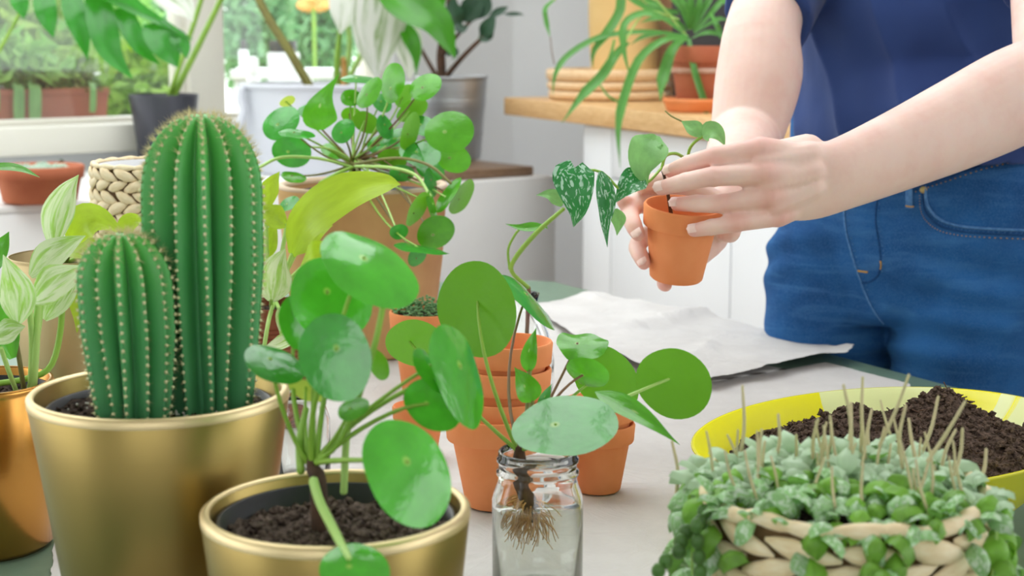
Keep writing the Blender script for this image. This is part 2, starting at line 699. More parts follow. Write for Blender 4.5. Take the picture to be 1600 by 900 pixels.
MAT = dict(
    terracotta=plain('terracotta', rgb(228, 138, 84), 0.85, c2=rgb(238, 156, 106), scale=14, bmp=0.15, bscale=200, spec=0.2),
    terracotta_old=plain('weathered_terracotta', rgb(170, 116, 80), 0.85, c2=rgb(212, 172, 118), scale=5, bmp=0.2, bscale=120, spec=0.2),
    terracotta_dark=plain('brown_terracotta', rgb(132, 74, 56), 0.8, c2=rgb(150, 92, 70), scale=20, bmp=0.1, spec=0.2),
    trough=plain('trough_plastic', rgb(150, 84, 66), 0.6, c2=rgb(165, 98, 78), scale=5),
    clay=plain('spider_pot_clay', rgb(172, 96, 70), 0.85, c2=rgb(190, 116, 84), scale=10, bmp=0.15, spec=0.2),
    white=plain('white_paint', rgb(232, 232, 232), 0.5, c2=rgb(240, 240, 238), scale=3),
    whitewall=plain('wall_paint', rgb(224, 226, 228), 0.9, c2=rgb(230, 232, 233), scale=3, bmp=0.1, bscale=90),
    frame=plain('window_frame_paint', rgb(226, 222, 212), 0.5),
    cabinet=plain('cabinet_front', rgb(232, 233, 236), 0.4),
    grey=plain('shaded_cabinet_grey', rgb(122, 120, 116), 0.7),  # white cabinet paint with the end's shade put into the colour
    planter=plain('white_plastic', rgb(208, 210, 219), 0.4),
    zinc=metal_mat('galvanised_zinc', rgb(196, 199, 203), 0.5),
    gold=metal_mat('brushed_gold', rgb(158, 137, 82), 0.36),
    gold_rim=metal_mat('gold_rim', rgb(226, 205, 160), 0.45),
    copper=metal_mat('copper_gold', rgb(196, 142, 72), 0.26),
    beige=metal_mat('matte_champagne', rgb(190, 170, 128), 0.5),
    black=plain('black_plastic', rgb(34, 34, 40), 0.35),
    blackpot=plain('charcoal_pot', rgb(52, 52, 62), 0.4),
    soil=soil_mat('dark_potting_soil', rgb(30, 22, 18), rgb(96, 78, 68)),
    bark=soil_mat('coarse_bark_soil', rgb(46, 36, 32), rgb(146, 126, 114)),
    compost=soil_mat('brown_compost', rgb(50, 38, 32), rgb(126, 104, 90)),
    perlite=plain('perlite', rgb(215, 210, 205), 0.9),
    worktop=wood_mat('oak_worktop', rgb(196, 146, 88), rgb(232, 192, 138), 5, (3, 3, 30)),
    brownwood=wood_mat('brown_wood', rgb(110, 84, 62), rgb(140, 112, 88)),
    traywood=wood_mat('tray_wood', rgb(206, 164, 114), rgb(236, 208, 168), 6, (8, 8, 40)),
    boardwood=wood_mat('board_wood', rgb(150, 104, 62), rgb(186, 136, 88)),
    stoneware=plain('tan_ribbed_clay', rgb(214, 176, 112), 0.7, c2=rgb(226, 192, 132), scale=6),
    strand=plain('water_hyacinth', rgb(232, 206, 160), 0.7, c2=rgb(250, 236, 204), scale=18, stretch=(2, 8, 8), bmp=0.35, bscale=70, spec=0.25),
    lining=plain('basket_lining', rgb(120, 92, 58), 0.9),
    whiteliner=plain('white_liner', rgb(228, 228, 230), 0.6),
    tabletop=plain('green_table_paint', rgb(92, 118, 100), 0.45, c2=rgb(112, 138, 118), scale=12, bmp=0.15, bscale=150),
    tableleg=plain('table_leg_paint', rgb(80, 100, 88), 0.5),
    floor=wood_mat('floor_boards', rgb(150, 128, 104), rgb(176, 152, 126)),
    paper=paper_mat(),
    bowl=bowl_mat(),
    glass=glass_mat('jar_glass', (0.97, 0.99, 0.98, 1)),
    thin_glass=clear_mat(),
    water=water_mat(),
    pane=pane_mat(),
    cactus=cactus_mat(),
    spine=plain('pale_spines', rgb(226, 208, 160), 0.7),
    areole=plain('areole_felt', rgb(226, 220, 176), 0.9),
    skin=skin_mat(),
    nail=plain('fingernail', rgb(240, 205, 196), 0.28),
    denim=denim_mat(),
    denim_dark=plain('denim_seam', rgb(24, 58, 104), 0.85, c2=rgb(44, 84, 136), scale=300, spec=0.1),
    denim_light=plain('denim_worn_edge', rgb(96, 140, 188), 0.85, c2=rgb(60, 104, 158), scale=200, spec=0.1),
    thread=plain('ochre_thread', rgb(196, 150, 70), 0.8),
    rivet=metal_mat('brass_rivet', rgb(180, 160, 110), 0.3),
    knit=knit_mat(),
    shoe=plain('dark_shoe_leather', rgb(40, 36, 36), 0.5),
    stem_green=plain('petiole_green', rgb(150, 190, 70), 0.45, c2=rgb(128, 172, 62), scale=20),
    stem_pale=plain('petiole_pale', rgb(176, 214, 120), 0.45, sss=0.1),
    stem_olive=plain('petiole_olive', rgb(140, 140, 66), 0.5, c2=rgb(110, 100, 60), scale=14),
    stem_red=plain('petiole_reddish', rgb(140, 92, 74), 0.5, c2=rgb(120, 110, 66), scale=14),
    bark_stem=plain('brown_stem', rgb(96, 66, 46), 0.85, c2=rgb(60, 44, 34), scale=60, bmp=0.6, bscale=120, bdist=0.003),
    twig=plain('grey_twig', rgb(120, 106, 96), 0.8, c2=rgb(150, 132, 118), scale=40),
    root=plain('pale_root', rgb(206, 146, 72), 0.7, c2=rgb(232, 186, 116), scale=60),
    runner=plain('dry_flower_stalk', rgb(196, 190, 140), 0.7, c2=rgb(212, 196, 158), scale=30),
    pilea=leaf_mat('pilea_leaf', rgb(66, 164, 56), rgb(112, 180, 42), 0.15, 0.28, centre=rgb(150, 200, 90)),
    pilea_back=leaf_mat('pilea_leaf_back', rgb(94, 180, 38), rgb(104, 172, 32), 0.2, 0.38, centre=rgb(170, 210, 120)),
    pilea_front=leaf_mat('pilea_leaf_front', rgb(86, 190, 52), rgb(130, 206, 36), 0.13, 0.3, centre=rgb(160, 216, 90)),
    lime=leaf_mat('lime_pothos_leaf', rgb(178, 210, 52), rgb(196, 216, 90), 0.38, 0.35),
    varieg=leaf_mat('variegated_pothos_leaf', rgb(170, 216, 100), rgb(200, 228, 154), 0.36, 0.35, streak=(rgb(222, 238, 192), 0.47)),
    satin=leaf_mat('satin_pothos_leaf', rgb(46, 138, 66), rgb(160, 200, 140), 0.36, 0.15, spots=(rgb(176, 214, 190), 0.57, 7.5), var=0.05),
    satin_new=leaf_mat('young_satin_leaf', rgb(134, 192, 112), rgb(156, 204, 128), 0.42, 0.25),
    monstera=leaf_mat('monstera_leaf', rgb(54, 144, 42), rgb(130, 190, 44), 0.25, 0.42),
    albo=leaf_mat('white_monstera_leaf', rgb(150, 176, 120), rgb(222, 226, 212), 0.36, 0.25, streak=(rgb(232, 234, 226), 0.40)),
    albo_green=leaf_mat('green_monstera_leaf', rgb(74, 158, 30), rgb(120, 186, 50), 0.3, 0.35),
    fig=leaf_mat('dark_shrub_leaf', rgb(40, 76, 52), rgb(70, 104, 70), 0.4, 0.1),
    spider=leaf_mat('spider_plant_leaf', rgb(98, 164, 78), rgb(126, 182, 80), 0.32, 0.35),
    string=leaf_mat('string_leaf', rgb(158, 206, 138), rgb(146, 198, 100), 0.36, 0.25, spots=(rgb(214, 234, 208), 0.54, 5.0), var=0.2),
    string_green=leaf_mat('string_leaf_green', rgb(132, 188, 66), rgb(150, 198, 74), 0.4, 0.3, var=0.2),
    string_dark=leaf_mat('string_leaf_dark', rgb(78, 120, 52), rgb(90, 130, 60), 0.4, 0.15, var=0.2),
    sedum=leaf_mat('sedum_leaf', rgb(120, 170, 110), rgb(120, 170, 110), 0.5, 0.1, var=0.25),
    echev=plain('pale_succulent', rgb(176, 200, 180), 0.6),
    garden_a=leaf_mat('garden_bright_leaf', rgb(128, 170, 60), rgb(150, 186, 84), 0.5, 0.4, var=0.3),
    garden_b=leaf_mat('garden_blue_leaf', rgb(124, 172, 128), rgb(140, 182, 140), 0.5, 0.35, var=0.3),
    garden_c=leaf_mat('garden_mid_leaf', rgb(124, 178, 84), rgb(146, 192, 100), 0.5, 0.4, var=0.3),
    strap=leaf_mat('strap_leaf', rgb(130, 176, 110), rgb(150, 190, 130), 0.5, 0.3),
    flower=plain('orange_flower', rgb(245, 170, 90), 0.6),
    lawn=plain('lawn', rgb(130, 170, 90), 0.9, c2=rgb(160, 196, 110), scale=4),
    whitebox=plain('white_stone_box', rgb(226, 228, 232), 0.8),
    mineral=plain('mineral_bloom', rgb(206, 176, 160), 0.9, c2=rgb(190, 140, 118), scale=30),
    slate=plain('slate', rgb(52, 50, 52), 0.6),
    black_wire=plain('black_wire', rgb(30, 30, 30), 0.5),
)

# ------------------------------------------------------------------ leaf builders
def leaf_disc(name, c, n, e1, ra, rb, m, parent, cup=0.12, wave=0.03, egg=0.06, seed=0, fold=0.0):
    """round peltate leaf about centre c, top normal n, long axis e1"""
    e1 = (e1 - n * e1.dot(n)).normalized()
    e2 = n.cross(e1)
    rnd = random.Random(seed)
    ph = rnd.uniform(0, 6.28)
    nseg, rings = 36, 7
    mb = MB()
    rows, uvs = [], []
    for i in range(rings + 1):
        q = i / rings
        row = []
        for j in range(nseg):
            a = 2 * PI * j / nseg
            k = q * (1 + egg * math.cos(a) + 0.012 * math.sin(3 * a + ph))
            x, y = k * math.cos(a), k * math.sin(a)
            z = -cup * q * q + wave * q * q * math.sin(2 * a + ph) + wave * .5 * q ** 3 * math.sin(5 * a + ph) + fold * abs(y)
            row.append(c + e1 * (x * ra) + e2 * (y * rb) + n * (z * (ra + rb) / 2))
            uvs.append((0.5 + 0.45 * x, 0.5 + 0.45 * y))
        rows.append(row)
    mb.grid([r[::-1] for r in rows], True, [q for i in range(rings + 1) for q in uvs[i * nseg:(i + 1) * nseg][::-1]])
    return mb.build(name, m, parent)


def frame_at(P, th, face, r):
    Vv = (CAM - P).normalized()
    Rv = (RGT - Vv * RGT.dot(Vv)).normalized()
    Uv = Vv.cross(Rv)
    t = math.radians(th)
    e1 = Rv * math.cos(t) - Uv * math.sin(t)
    mm = Rv * math.sin(t) + Uv * math.cos(t)
    if mm.dot(Uv) < 0:
        mm = -mm
    q = math.sqrt(max(0, 1 - r * r))
    if face == 't':
        n = Vv * r + mm * q
    elif face == 'u':
        n = -Vv * r + mm * q
    else:
        n = Vv * r - mm * q
    return n.normalized(), e1


def bez(a, b, c, n):
    return [a * (1 - t) ** 2 + b * (2 * t * (1 - t)) + c * t * t for t in [i / (n - 1) for i in range(n)]]


LS = [0]


def pilea(parent, px, py, y, a, b, th, face='t', base=None, m='pilea', stem='stem_green', sr=0.0014, cup=0.13, ctrl=0.5, wave=0.03, fold=0.0, egg=0.06):
    P = at(px, py, y)
    r = min(0.96, max(0.08, b / a))
    n, e1 = frame_at(P, th, face, r)
    s = mpp(P)
    ra = a * s / 2
    LS[0] += 1
    o = leaf_disc('leaf', P, n, e1, ra, ra * 0.95, MAT[m], parent, cup, wave, egg, LS[0], fold)
    if base is not None:
        A = P - e1 * (ra * .12)
        B = Vector(base)
        d = (B - A).length
        C2 = A * (1 - ctrl) + B * ctrl - n * (d * 0.22) + Vector((0, 0, d * 0.10))
        pts = bez(A, C2, B, 9)
        mb = MB().tube(pts, [sr * (0.8 + 0.5 * i / 8) for i in range(9)], n=6)
        put('petiole', mb.mesh('petiole'), MAT[stem], o)
    return o


def blade_mb(pts, widths, nh, fold=0.25, ns=14, lobe=0.0, curl=0.0, wave=0.0, cols=7, seed=0):
    """leaf blade along a 3D midrib; widths full width in metres at the given points"""
    pts = [tuple(p) for p in pts]
    pv = [tuple(p) + (0,) for p in pts]
    path = [Vector(q[:3]) for q in smooth_path(pv, ns)]
    wd = [max(q[0], 0.0004) for q in smooth_path([(x,) for x in widths], ns)]
    L = sum((path[i + 1] - path[i]).length for i in range(ns - 1))
    rows, uvs = [], []
    nh = Vector(nh)
    ph = seed * 1.7
    for i in range(ns):
        t = (path[min(i + 1, ns - 1)] - path[max(i - 1, 0)]).normalized()
        side = t.cross(nh)
        if side.length < 1e-5:
            side = t.cross(Vector((0, 1, 0.3)))
        side.normalize()
        n = side.cross(t)
        q = i / (ns - 1)
        row = []
        for j in range(cols):
            s = -1 + 2 * j / (cols - 1)
            h = fold * abs(s) - curl * s * s + wave * math.sin(q * 9 + ph + (2 if s > 0 else 0)) * s * s
            back = lobe * L * abs(s) * (1 - q) ** 5
            row.append(path[i] + side * (s * wd[i] / 2) + n * (h * wd[i] / 2) - t * back)
            uvs.append((0.5 + s / 2, q))
        rows.append(row)
    return MB().grid(rows, False, uvs)


def nview(p, up=0.35, sgn=1):
    return ((CAM - Vector(p)).normalized() * sgn + Vector((0, 0, up))).normalized()


def blade(parent, pp, wpx, m, up=0.35, sgn=1, nh=None, name='leaf', **kw):
    """pp: (px, py, Y) along the midrib, wpx: widths in pixels"""
    P = [at(*q) for q in pp]
    if len(wpx) != len(P):
        q = smooth_path([(x,) for x in wpx], len(P) * 4)
        P = [Vector(x) for x in smooth_path([tuple(p) for p in P], len(P) * 4)]
        wpx = [x[0] for x in q]
    W = [x * mpp(p) for x, p in zip(wpx, P)]
    LS[0] += 1
    mb = blade_mb(P, W, nh if nh is not None else nview(P[len(P) // 2], up, sgn), seed=LS[0], **kw)
    return mb.build(name, MAT[m], parent)


HEART = [30, 82, 100, 96, 84, 66, 44, 22, 0]
OVAL = [4, 55, 88, 100, 92, 72, 46, 20, 0]
LANCE = [18, 60, 88, 100, 92, 72, 48, 24, 0]


def shaped(parent, pp, width, m, prof=OVAL, **kw):
    return blade(parent, pp, [x * width / 100 for x in prof], m, **kw)


def stalk(parent, pp, rpx, m, name='petiole', n=7, ns=16, world=False):
    P = [Vector(q) if world else at(*q) for q in pp]
    rr = rpx if isinstance(rpx, (list, tuple)) else [rpx] * len(P)
    R = [r * mpp(p) for r, p in zip(rr, P)]
    return MB().tube(P, R, n=n, ns=ns).build(name, MAT[m], parent)


def add_soil(parent, c, r, m, seed=1, amp=0.004, crumbs=220, size=(0.0012, 0.0032), mound=0.0, extra=None, name='soil'):
    """a rough soil surface plus loose crumbs"""
    c = Vector(c)
    rnd = random.Random(seed)
    rows, uvs = [], []
    nr, na = 12, 48
    for i in range(nr + 1):
        q = i / nr
        row = []
        for j in range(na):
            a = 2 * PI * j / na
            x, y = q * r * math.cos(a), q * r * math.sin(a)
            z = amp * noise.noise(Vector((x * 90 + seed, y * 90, 0))) * 1.6 + mound * (1 - q * q)
            if extra:
                z += extra(x, y)
            row.append(c + Vector((x, y, z)))
        rows.append(row)
    o = MB().grid(rows, True).build(name, MAT[m], parent)
    mb = MB()
    for k in range(crumbs):
        a = rnd.uniform(0, 2 * PI)
        q = math.sqrt(rnd.random()) * 0.95
        x, y = q * r * math.cos(a), q * r * math.sin(a)
        z = amp * noise.noise(Vector((x * 90 + seed, y * 90, 0))) * 1.6 + mound * (1 - q * q) + (extra(x, y) if extra else 0)
        s = rnd.uniform(*size)
        R = Matrix.Rotation(rnd.uniform(0, 3), 3, 'Z') @ Matrix.Rotation(rnd.uniform(0, 3), 3, 'X')
        mb.ball(c + Vector((x, y, z + s * .3)), (s * rnd.uniform(.6, 1.5), s, s * rnd.uniform(.4, .9)), n=5, m=4, M=R, jit=0.25)
    mb.build('soil_crumb', MAT[m], o, sm=False, kind='stuff')
    return o


def pot_profile(r0, r1, h, rim_h=0, rim_out=0.0, wall=0.004, floor_z=0.006, rnd=0.002, inner_depth=None):
    """outer silhouette up, over the rim, down the inside"""
    P = [(0, 0), (r0 - rnd, 0), (r0, rnd)]
    if rim_h:
        rb = r0 + (r1 - rim_out - r0) * 1.0
        P += [(rb, h - rim_h - 0.0005), (r1 - 0.0006, h - rim_h), (r1, h - rim_h + .0012), (r1 + rim_out * .3, h - 0.002), (r1 + rim_out * .3 - .0012, h)]
        ri = r1 + rim_out * .3 - wall
    else:
        P += [(r1, h - rnd), (r1 - rnd * .5, h - rnd * .3), (r1 - rnd, h)]
        ri = r1 - wall
    P += [(ri + .001, h), (ri, h - .0015)]
    d = inner_depth if inner_depth else h - floor_z
    k = d / h
    P += [(ri + (r0 - wall - ri) * k if not rim_h else ri - (ri - (r0 - wall)) * k, h - d), (0, h - d)]
    return P


# ------------------------------------------------------------------ the room
def structure(o):
    o['kind'] = 'structure'
    return o


CX = Vector((0.8, 0.6, 0))        # along the window wall
CN = Vector((-0.6, 0.8, 0))       # outward through the window
W0 = Vector((-1.425, 4.35, 0))      # a point on the window wall's inner face
RW = Matrix((( .8, -.6, 0, W0.x), (.6, .8, 0, W0.y), (0, 0, 1, 0), (0, 0, 0, 1)))   # local x along wall, y outward

structure(MB().box((-4.4, -2.6, -0.05), (3.9, 6.8, 0)).build('floor', MAT['floor'], sm=False))

SILL = 0.9375         # height of the window sill
XC = 1.785            # corner of the window wall in wall coordinates
structure(MB().box((-3.6, 0, 0), (XC + .1, 0.14, SILL - 0.08), RW).build('wall_left', MAT['whitewall'], sm=False))
structure(MB().box((1.30, 0, SILL - 0.08), (XC + .1, 0.14, 2.7), RW).build('wall_left_pier', MAT['whitewall'], sm=False))
structure(MB().box((-3.6, 0, 2.4), (1.30, 0.14, 2.7), RW).build('wall_left_head', MAT['whitewall'], sm=False))

corner = RW @ Vector((XC, 0, 0))
D2 = Vector((0.955, 0.297, 0)).normalized()
RR = Matrix(((D2.x, -D2.y, 0, corner.x), (D2.y, D2.x, 0, corner.y), (0, 0, 1, 0), (0, 0, 0, 1)))
structure(MB().box((0.0, 0, 0), (4.1, 0.14, 2.7), RR).build('wall_right', MAT['whitewall'], sm=False))
# the rest of the room: behind the camera and to its sides, ceiling with a wide roof light over the table
structure(MB().box((-4.5, -2.6, 0), (-1.5, -2.46, 2.7)).box((-1.5, -2.6, 0), (1.2, -2.46, 1.5)).box((-1.5, -2.6, 2.3), (1.2, -2.46, 2.7)).box((1.2, -2.6, 0), (3.9, -2.46, 2.7)).build('wall_back', MAT['whitewall'], sm=False))  # opening in this unseen wall is added to give frontal fill light
structure(MB().box((3.76, -2.46, 0), (3.9, -1.6, 2.7)).box((3.76, -1.6, 0), (3.9, 3.0, .75)).box((3.76, -1.6, 2.45), (3.9, 3.0, 2.7)).box((3.76, 3.0, 0), (3.9, 6.7, 2.7)).build('wall_side_right', MAT['whitewall'], sm=False))
structure(MB().box((-4.5, -2.46, 0), (-4.36, 2.2, 0.8)).box((-4.5, -2.46, 2.45), (-4.36, 2.2, 2.7)).box((-4.5, -2.46, .8), (-4.36, -2.1, 2.45)).build('wall_side_left', MAT['whitewall'], sm=False))
HX0, HX1, HY0, HY1 = -1.7, 0.9, 1.5, 4.0
ce = MB()
for poly in (((-4.5, -2.6), (3.9, -2.6), (3.9, HY0), (-4.5, HY0)), ((-4.5, HY0), (HX0, HY0), (HX0, 3.95), (-4.5, 2.06)),
             ((HX1, HY0), (3.9, HY0), (3.9, 6.75), (HX1, 5.95)), ((HX0, HY1), (HX1, HY1), (HX1, 5.95), (0, 5.55), (HX0, 4.05))):
    k = len(poly)
    ce.add([(x, y, 2.70) for x, y in poly] + [(x, y, 2.82) for x, y in poly],
           [tuple(range(k - 1, -1, -1)), tuple(range(k, 2 * k))] + [(q, (q + 1) % k, (q + 1) % k + k, q + k) for q in range(k)])
structure(ce.build('ceiling', MAT['whitewall'], sm=False))
for k in range(1, 4):
    x = HX0 + (HX1 - HX0) * k / 4
    structure(MB().box((x - .03, HY0, 2.71), (x + .03, HY1, 2.80)).build('trim_%d' % (k + 1), MAT['frame'], sm=False))

# window: sill, bottom rail, posts, panes
mb = MB().box((-3.6, -0.05, SILL - 0.08), (1.30, 0.18, SILL), RW)
structure(bevel(mb.build('trim_1', MAT['frame'], sm=False), .006))
win = structure(bevel(MB().box((-3.6, 0.05, SILL), (1.30, 0.11, SILL + .015), RW).build('window_1', MAT['frame'], sm=False), .004))


def wpost(x0, x1, y0=0.02, y1=0.13, m='frame'):
    o = MB().box((x0, y0, SILL), (x1, y1, 2.4), RW).build('window_post', MAT[m], win, sm=False)
    return bevel(o, 0.005)


def wall_x(px):
    """wall coordinate seen at a pixel column on the window plane"""
    u = (px - 800) / FPX
    # (W0 + s CX): x/y = u*cos-ish
    k = u / math.cos(PITCH)
    k = u / (ray(px, 120).y)
    return (k * W0.y - W0.x) / (CX.x - k * CX.y)


for p0, p1 in ((302, 356), (592, 640)):
    wpost(wall_x(p0), wall_x(p1))
wpost(wall_x(355), wall_x(364), 0.05, 0.11)
wpost(wall_x(288), wall_x(303), 0.05, 0.11)
wpost(-2.4, -2.25)
for a, b in ((-2.25, wall_x(290)), (wall_x(362), wall_x(594))):
    MB().box((a, 0.075, SILL + .012), (b, 0.081, 2.4), RW).build('window_pane', MAT['pane'], win, sm=False)

# white bench under the window
BZ = 0.81
BF = Vector((0.1245, 4.47, 0))      # right front corner of the bench
RB = Matrix(((.8, -.6, 0, BF.x), (.6, .8, 0, BF.y), (0, 0, 1, 0), (0, 0, 0, 1)))
bench = thing('window_bench', RB @ Vector((-1.5, .38, 0)), 'long low white bench cabinet under the window with a brown wooden board on top', 'bench')
o = MB().box((-3.9, 0, 0), (0, 0.77, BZ - .018), RB).build('body', MAT['white'], bench, sm=False)
bevel(o, .004)
o = MB().box((-0.43, 0.045, BZ - .017), (-0.045, 0.77, BZ + .009), RB).build('top_board', MAT['brownwood'], bench, sm=False)
bevel(o, .003)
o = MB().box((-3.9, 0.0, BZ - .017), (-0.433, 0.77, BZ), RB).build('top_panel', MAT['white'], bench, sm=False)
bevel(o, .003)

# kitchen cabinet and worktop on the right
KA = Vector((0.39, -0.921, 0)).normalized()
KB = Vector((0.921, 0.39, 0)).normalized()
K0 = at(787, 152, 4.6)
RK = Matrix(((KA.x, KB.x, 0, K0.x), (KA.y, KB.y, 0, K0.y), (0, 0, 1, 0), (0, 0, 0, 1)))
ZT = K0.z
wt = bevel(MB().box((0, 0, ZT - .050), (3.2, 0.62, ZT), RK).build('worktop', MAT['worktop'], sm=False), .004)
tag(wt, 'oak worktop with a square front edge on the white kitchen cabinet', 'worktop')
kc = thing('kitchen_cabinet', RK @ Vector((1.2, .3, 0)), 'white kitchen cabinet under the oak worktop behind the person', 'cabinet')
o = bevel(MB().box((0.46, 0.055, 0.0), (3.15, 0.60, ZT - .051), RK).build('carcass', MAT['cabinet'], kc, sm=False), .002)
x = 0.47
for k, wdt in enumerate((0.17, 0.6, 0.6, 0.6, 0.6)):
    if k:
        bevel(MB().box((x, 0.034, ZT - .18), (x + wdt - .005, 0.0545, ZT - .056), RK).build('drawer_front', MAT['cabinet'], kc, sm=False), .002)
        bevel(MB().box((x, 0.034, 0.1), (x + wdt - .005, 0.0545, ZT - .185), RK).build('door', MAT['cabinet'], kc, sm=False), .002)
    else:
        bevel(MB().box((x, 0.034, 0.1), (x + wdt - .005, 0.0545, ZT - .056), RK).build('end_panel', MAT['cabinet'], kc, sm=False), .002)
    x += wdt
bevel(MB().box((0.40, 0.08, 0), (0.458, 0.60, ZT - .051), RK).build('shaded_side_panel', MAT['grey'], kc, sm=False), .002)  # grey strip paints in the shade on the cabinet's left side

# ------------------------------------------------------------------ the table and its paper
tbl = thing('potting_table', (0, 1.8, 0), 'green painted table carrying the pots and grey paper', 'table')
edge_a = onz(905, 449)
edge_b = onz(1465, 597)
ed = (edge_b - edge_a).normalized()
outline = [edge_a + ed * 2.1, edge_a + ed * 0.03, edge_a - ed * 0.0 + Vector((-.012, .012, 0)), onz(868, 440), onz(832, 438), Vector((-.55, 2.78, TZ)), Vector((-1.15, 2.45, TZ)), Vector((-1.15, 0.25, TZ)), Vector((0.6, 0.25, TZ))]
mb = MB()
nO = len(outline)
top = [Vector((p.x, p.y, TZ)) for p in outline]
bot = [Vector((p.x, p.y, TZ - .032)) for p in outline]
mb.add(top + bot, [tuple(range(nO)), tuple(range(2 * nO - 1, nO - 1, -1))] + [(i, i + nO, (i + 1) % nO + nO, (i + 1) % nO) for i in range(nO)])
o = mb.build('tabletop', MAT['tabletop'], tbl, sm=False)
import bmesh
bm = bmesh.new(); bm.from_mesh(o.data); bmesh.ops.recalc_face_normals(bm, faces=bm.faces); bm.to_mesh(o.data); bm.free()
bevel(o, .003)
for lx, ly in ((-1.05, .4), (.5, .4), (-1.05, 2.3), (.0, 2.6)):
    MB().tube([(lx, ly, 0.022), (lx, ly, TZ - .034)], 0.022, n=12, caps=False).build('leg', MAT['tableleg'], tbl)


def sheet(name, poly, z0, m, label, amp=0.0016, jitter=0.0, seed=0, lift=None, group=None, rings=16, per=14):
    rnd = random.Random(seed)
    B = []
    k = len(poly)
    for i in range(k):
        a, b = poly[i], poly[(i + 1) % k]
        for j in range(per):
            p = a.lerp(b, j / per)
            f = 0 if jitter == 0 else noise.noise(Vector((p.x * 30 + seed, p.y * 30, 0))) * jitter + rnd.uniform(-1, 1) * jitter * .35
            nrm = Vector(((b - a).y, -(b - a).x, 0)).normalized()
            B.append(p + nrm * f)
    c = sum(B, Vector()) / len(B)
    rows = []
    for i in range(rings + 1):
        q = i / rings
        row = []
        for p in B:
            x = c.lerp(p, q)
            h = z0 + amp * (1 + noise.noise(Vector((x.x * 9 + seed, x.y * 9, 0))) + .6 * noise.noise(Vector((x.x * 26, x.y * 26, seed))))
            # crumples: ridged noise gives the sharp creases of packing paper
            h += amp * 1.2 * (1 - abs(noise.noise(Vector((x.x * 6 + 5 + seed, x.y * 4, 2))))) ** 9
            if lift:
                h += lift(x, q)
            row.append(Vector((x.x, x.y, h)))
        rows.append(row)
    o = MB().grid(rows, True).build(name, m)
    tag(o, label, 'paper', group)
    return o


low = [onz(85, 842), onz(250, 560), onz(560, 466), onz(760, 478), onz(870, 500), onz(1050, 545), onz(1230, 578), onz(1290, 567), onz(1345, 581), onz(1420, 601), onz(1500, 860), Vector((0.30, .80, TZ)), Vector((-.32, .80, TZ)), onz(80, 900)]
sheet('paper_sheet', low, TZ + .0006, MAT['paper'], 'large flat grey paper sheet covering the table under the pots', 0.0005, 0.0015, 3)
upp = [onz(835, 488), onz(930, 467), onz(985, 481), onz(1095, 499), onz(1220, 533), onz(1332, 563), onz(1322, 572), onz(1262, 577), onz(1190, 596), onz(1165, 598), onz(1110, 613), onz(1000, 590), onz(900, 540)]


def lift_torn(x, q):
    # the torn front edge stands a little proud, and one crease crosses the sheet
    c0, c1 = onz(950, 531), onz(1110, 497)
    d = (c1 - c0).normalized()
    s = (x - c0)
    s.z = 0
    dist = abs(s.x * d.y - s.y * d.x)
    near = max(0, 1 - dist / 0.05)
    e0 = onz(1250, 578)
    return 0.010 * near ** 2 * (1 if -.05 < s.dot(d) < 0.35 else 0) + 0.006 * q ** 6 * (1 if x.y < e0.y + .08 else 0)


sheet('paper_sheet', upp, TZ + .0080, MAT['paper'], 'torn crumpled grey paper sheet lying on top by the far table edge', 0.0038, 0.004, 9, lift_torn)

# ------------------------------------------------------------------ gold pots: the cactus
CP = Vector((-0.9936 * .255, 4.317 * .255, TZ + .003))
cp_h = 1.2 - .255 - CP.z
cact = thing('potted_cactus', CP, 'ribbed two-stemmed green cactus in a large brushed gold pot', 'plant')
MB().lathe(pot_profile(.066, .0925, cp_h, wall=.006, rnd=.003, inner_depth=.05), CP, 64).build('pot', MAT['gold'], cact)
MB().lathe([(.0868, cp_h - .0008), (.0880, cp_h + .0012), (.0905, cp_h + .0012), (.0927, cp_h - .001), (.0925, cp_h - .006)], CP, 64).build('rim', MAT['gold_rim'], cact)
MB().lathe([(.0795, cp_h - .04), (.0805, cp_h - .010), (.0782, cp_h - .010), (.077, cp_h - .04)], CP, 48).build('inner_pot', MAT['black'], cact)
so = add_soil(cact, CP + Vector((0, 0, cp_h - .016)), .0785, 'soil', 3, .003, 420, (.0009, .0026))
mb = MB()
for k in range(150):
    a, q = random.uniform(0, 2 * PI), math.sqrt(random.random()) * .073
    mb.ball(CP + Vector((q * math.cos(a), q * math.sin(a), cp_h - .0125 + random.uniform(0, .0015))), random.uniform(.0006, .0013), n=5, m=4)
mb.build('perlite_grain', MAT['perlite'], so, kind='stuff')


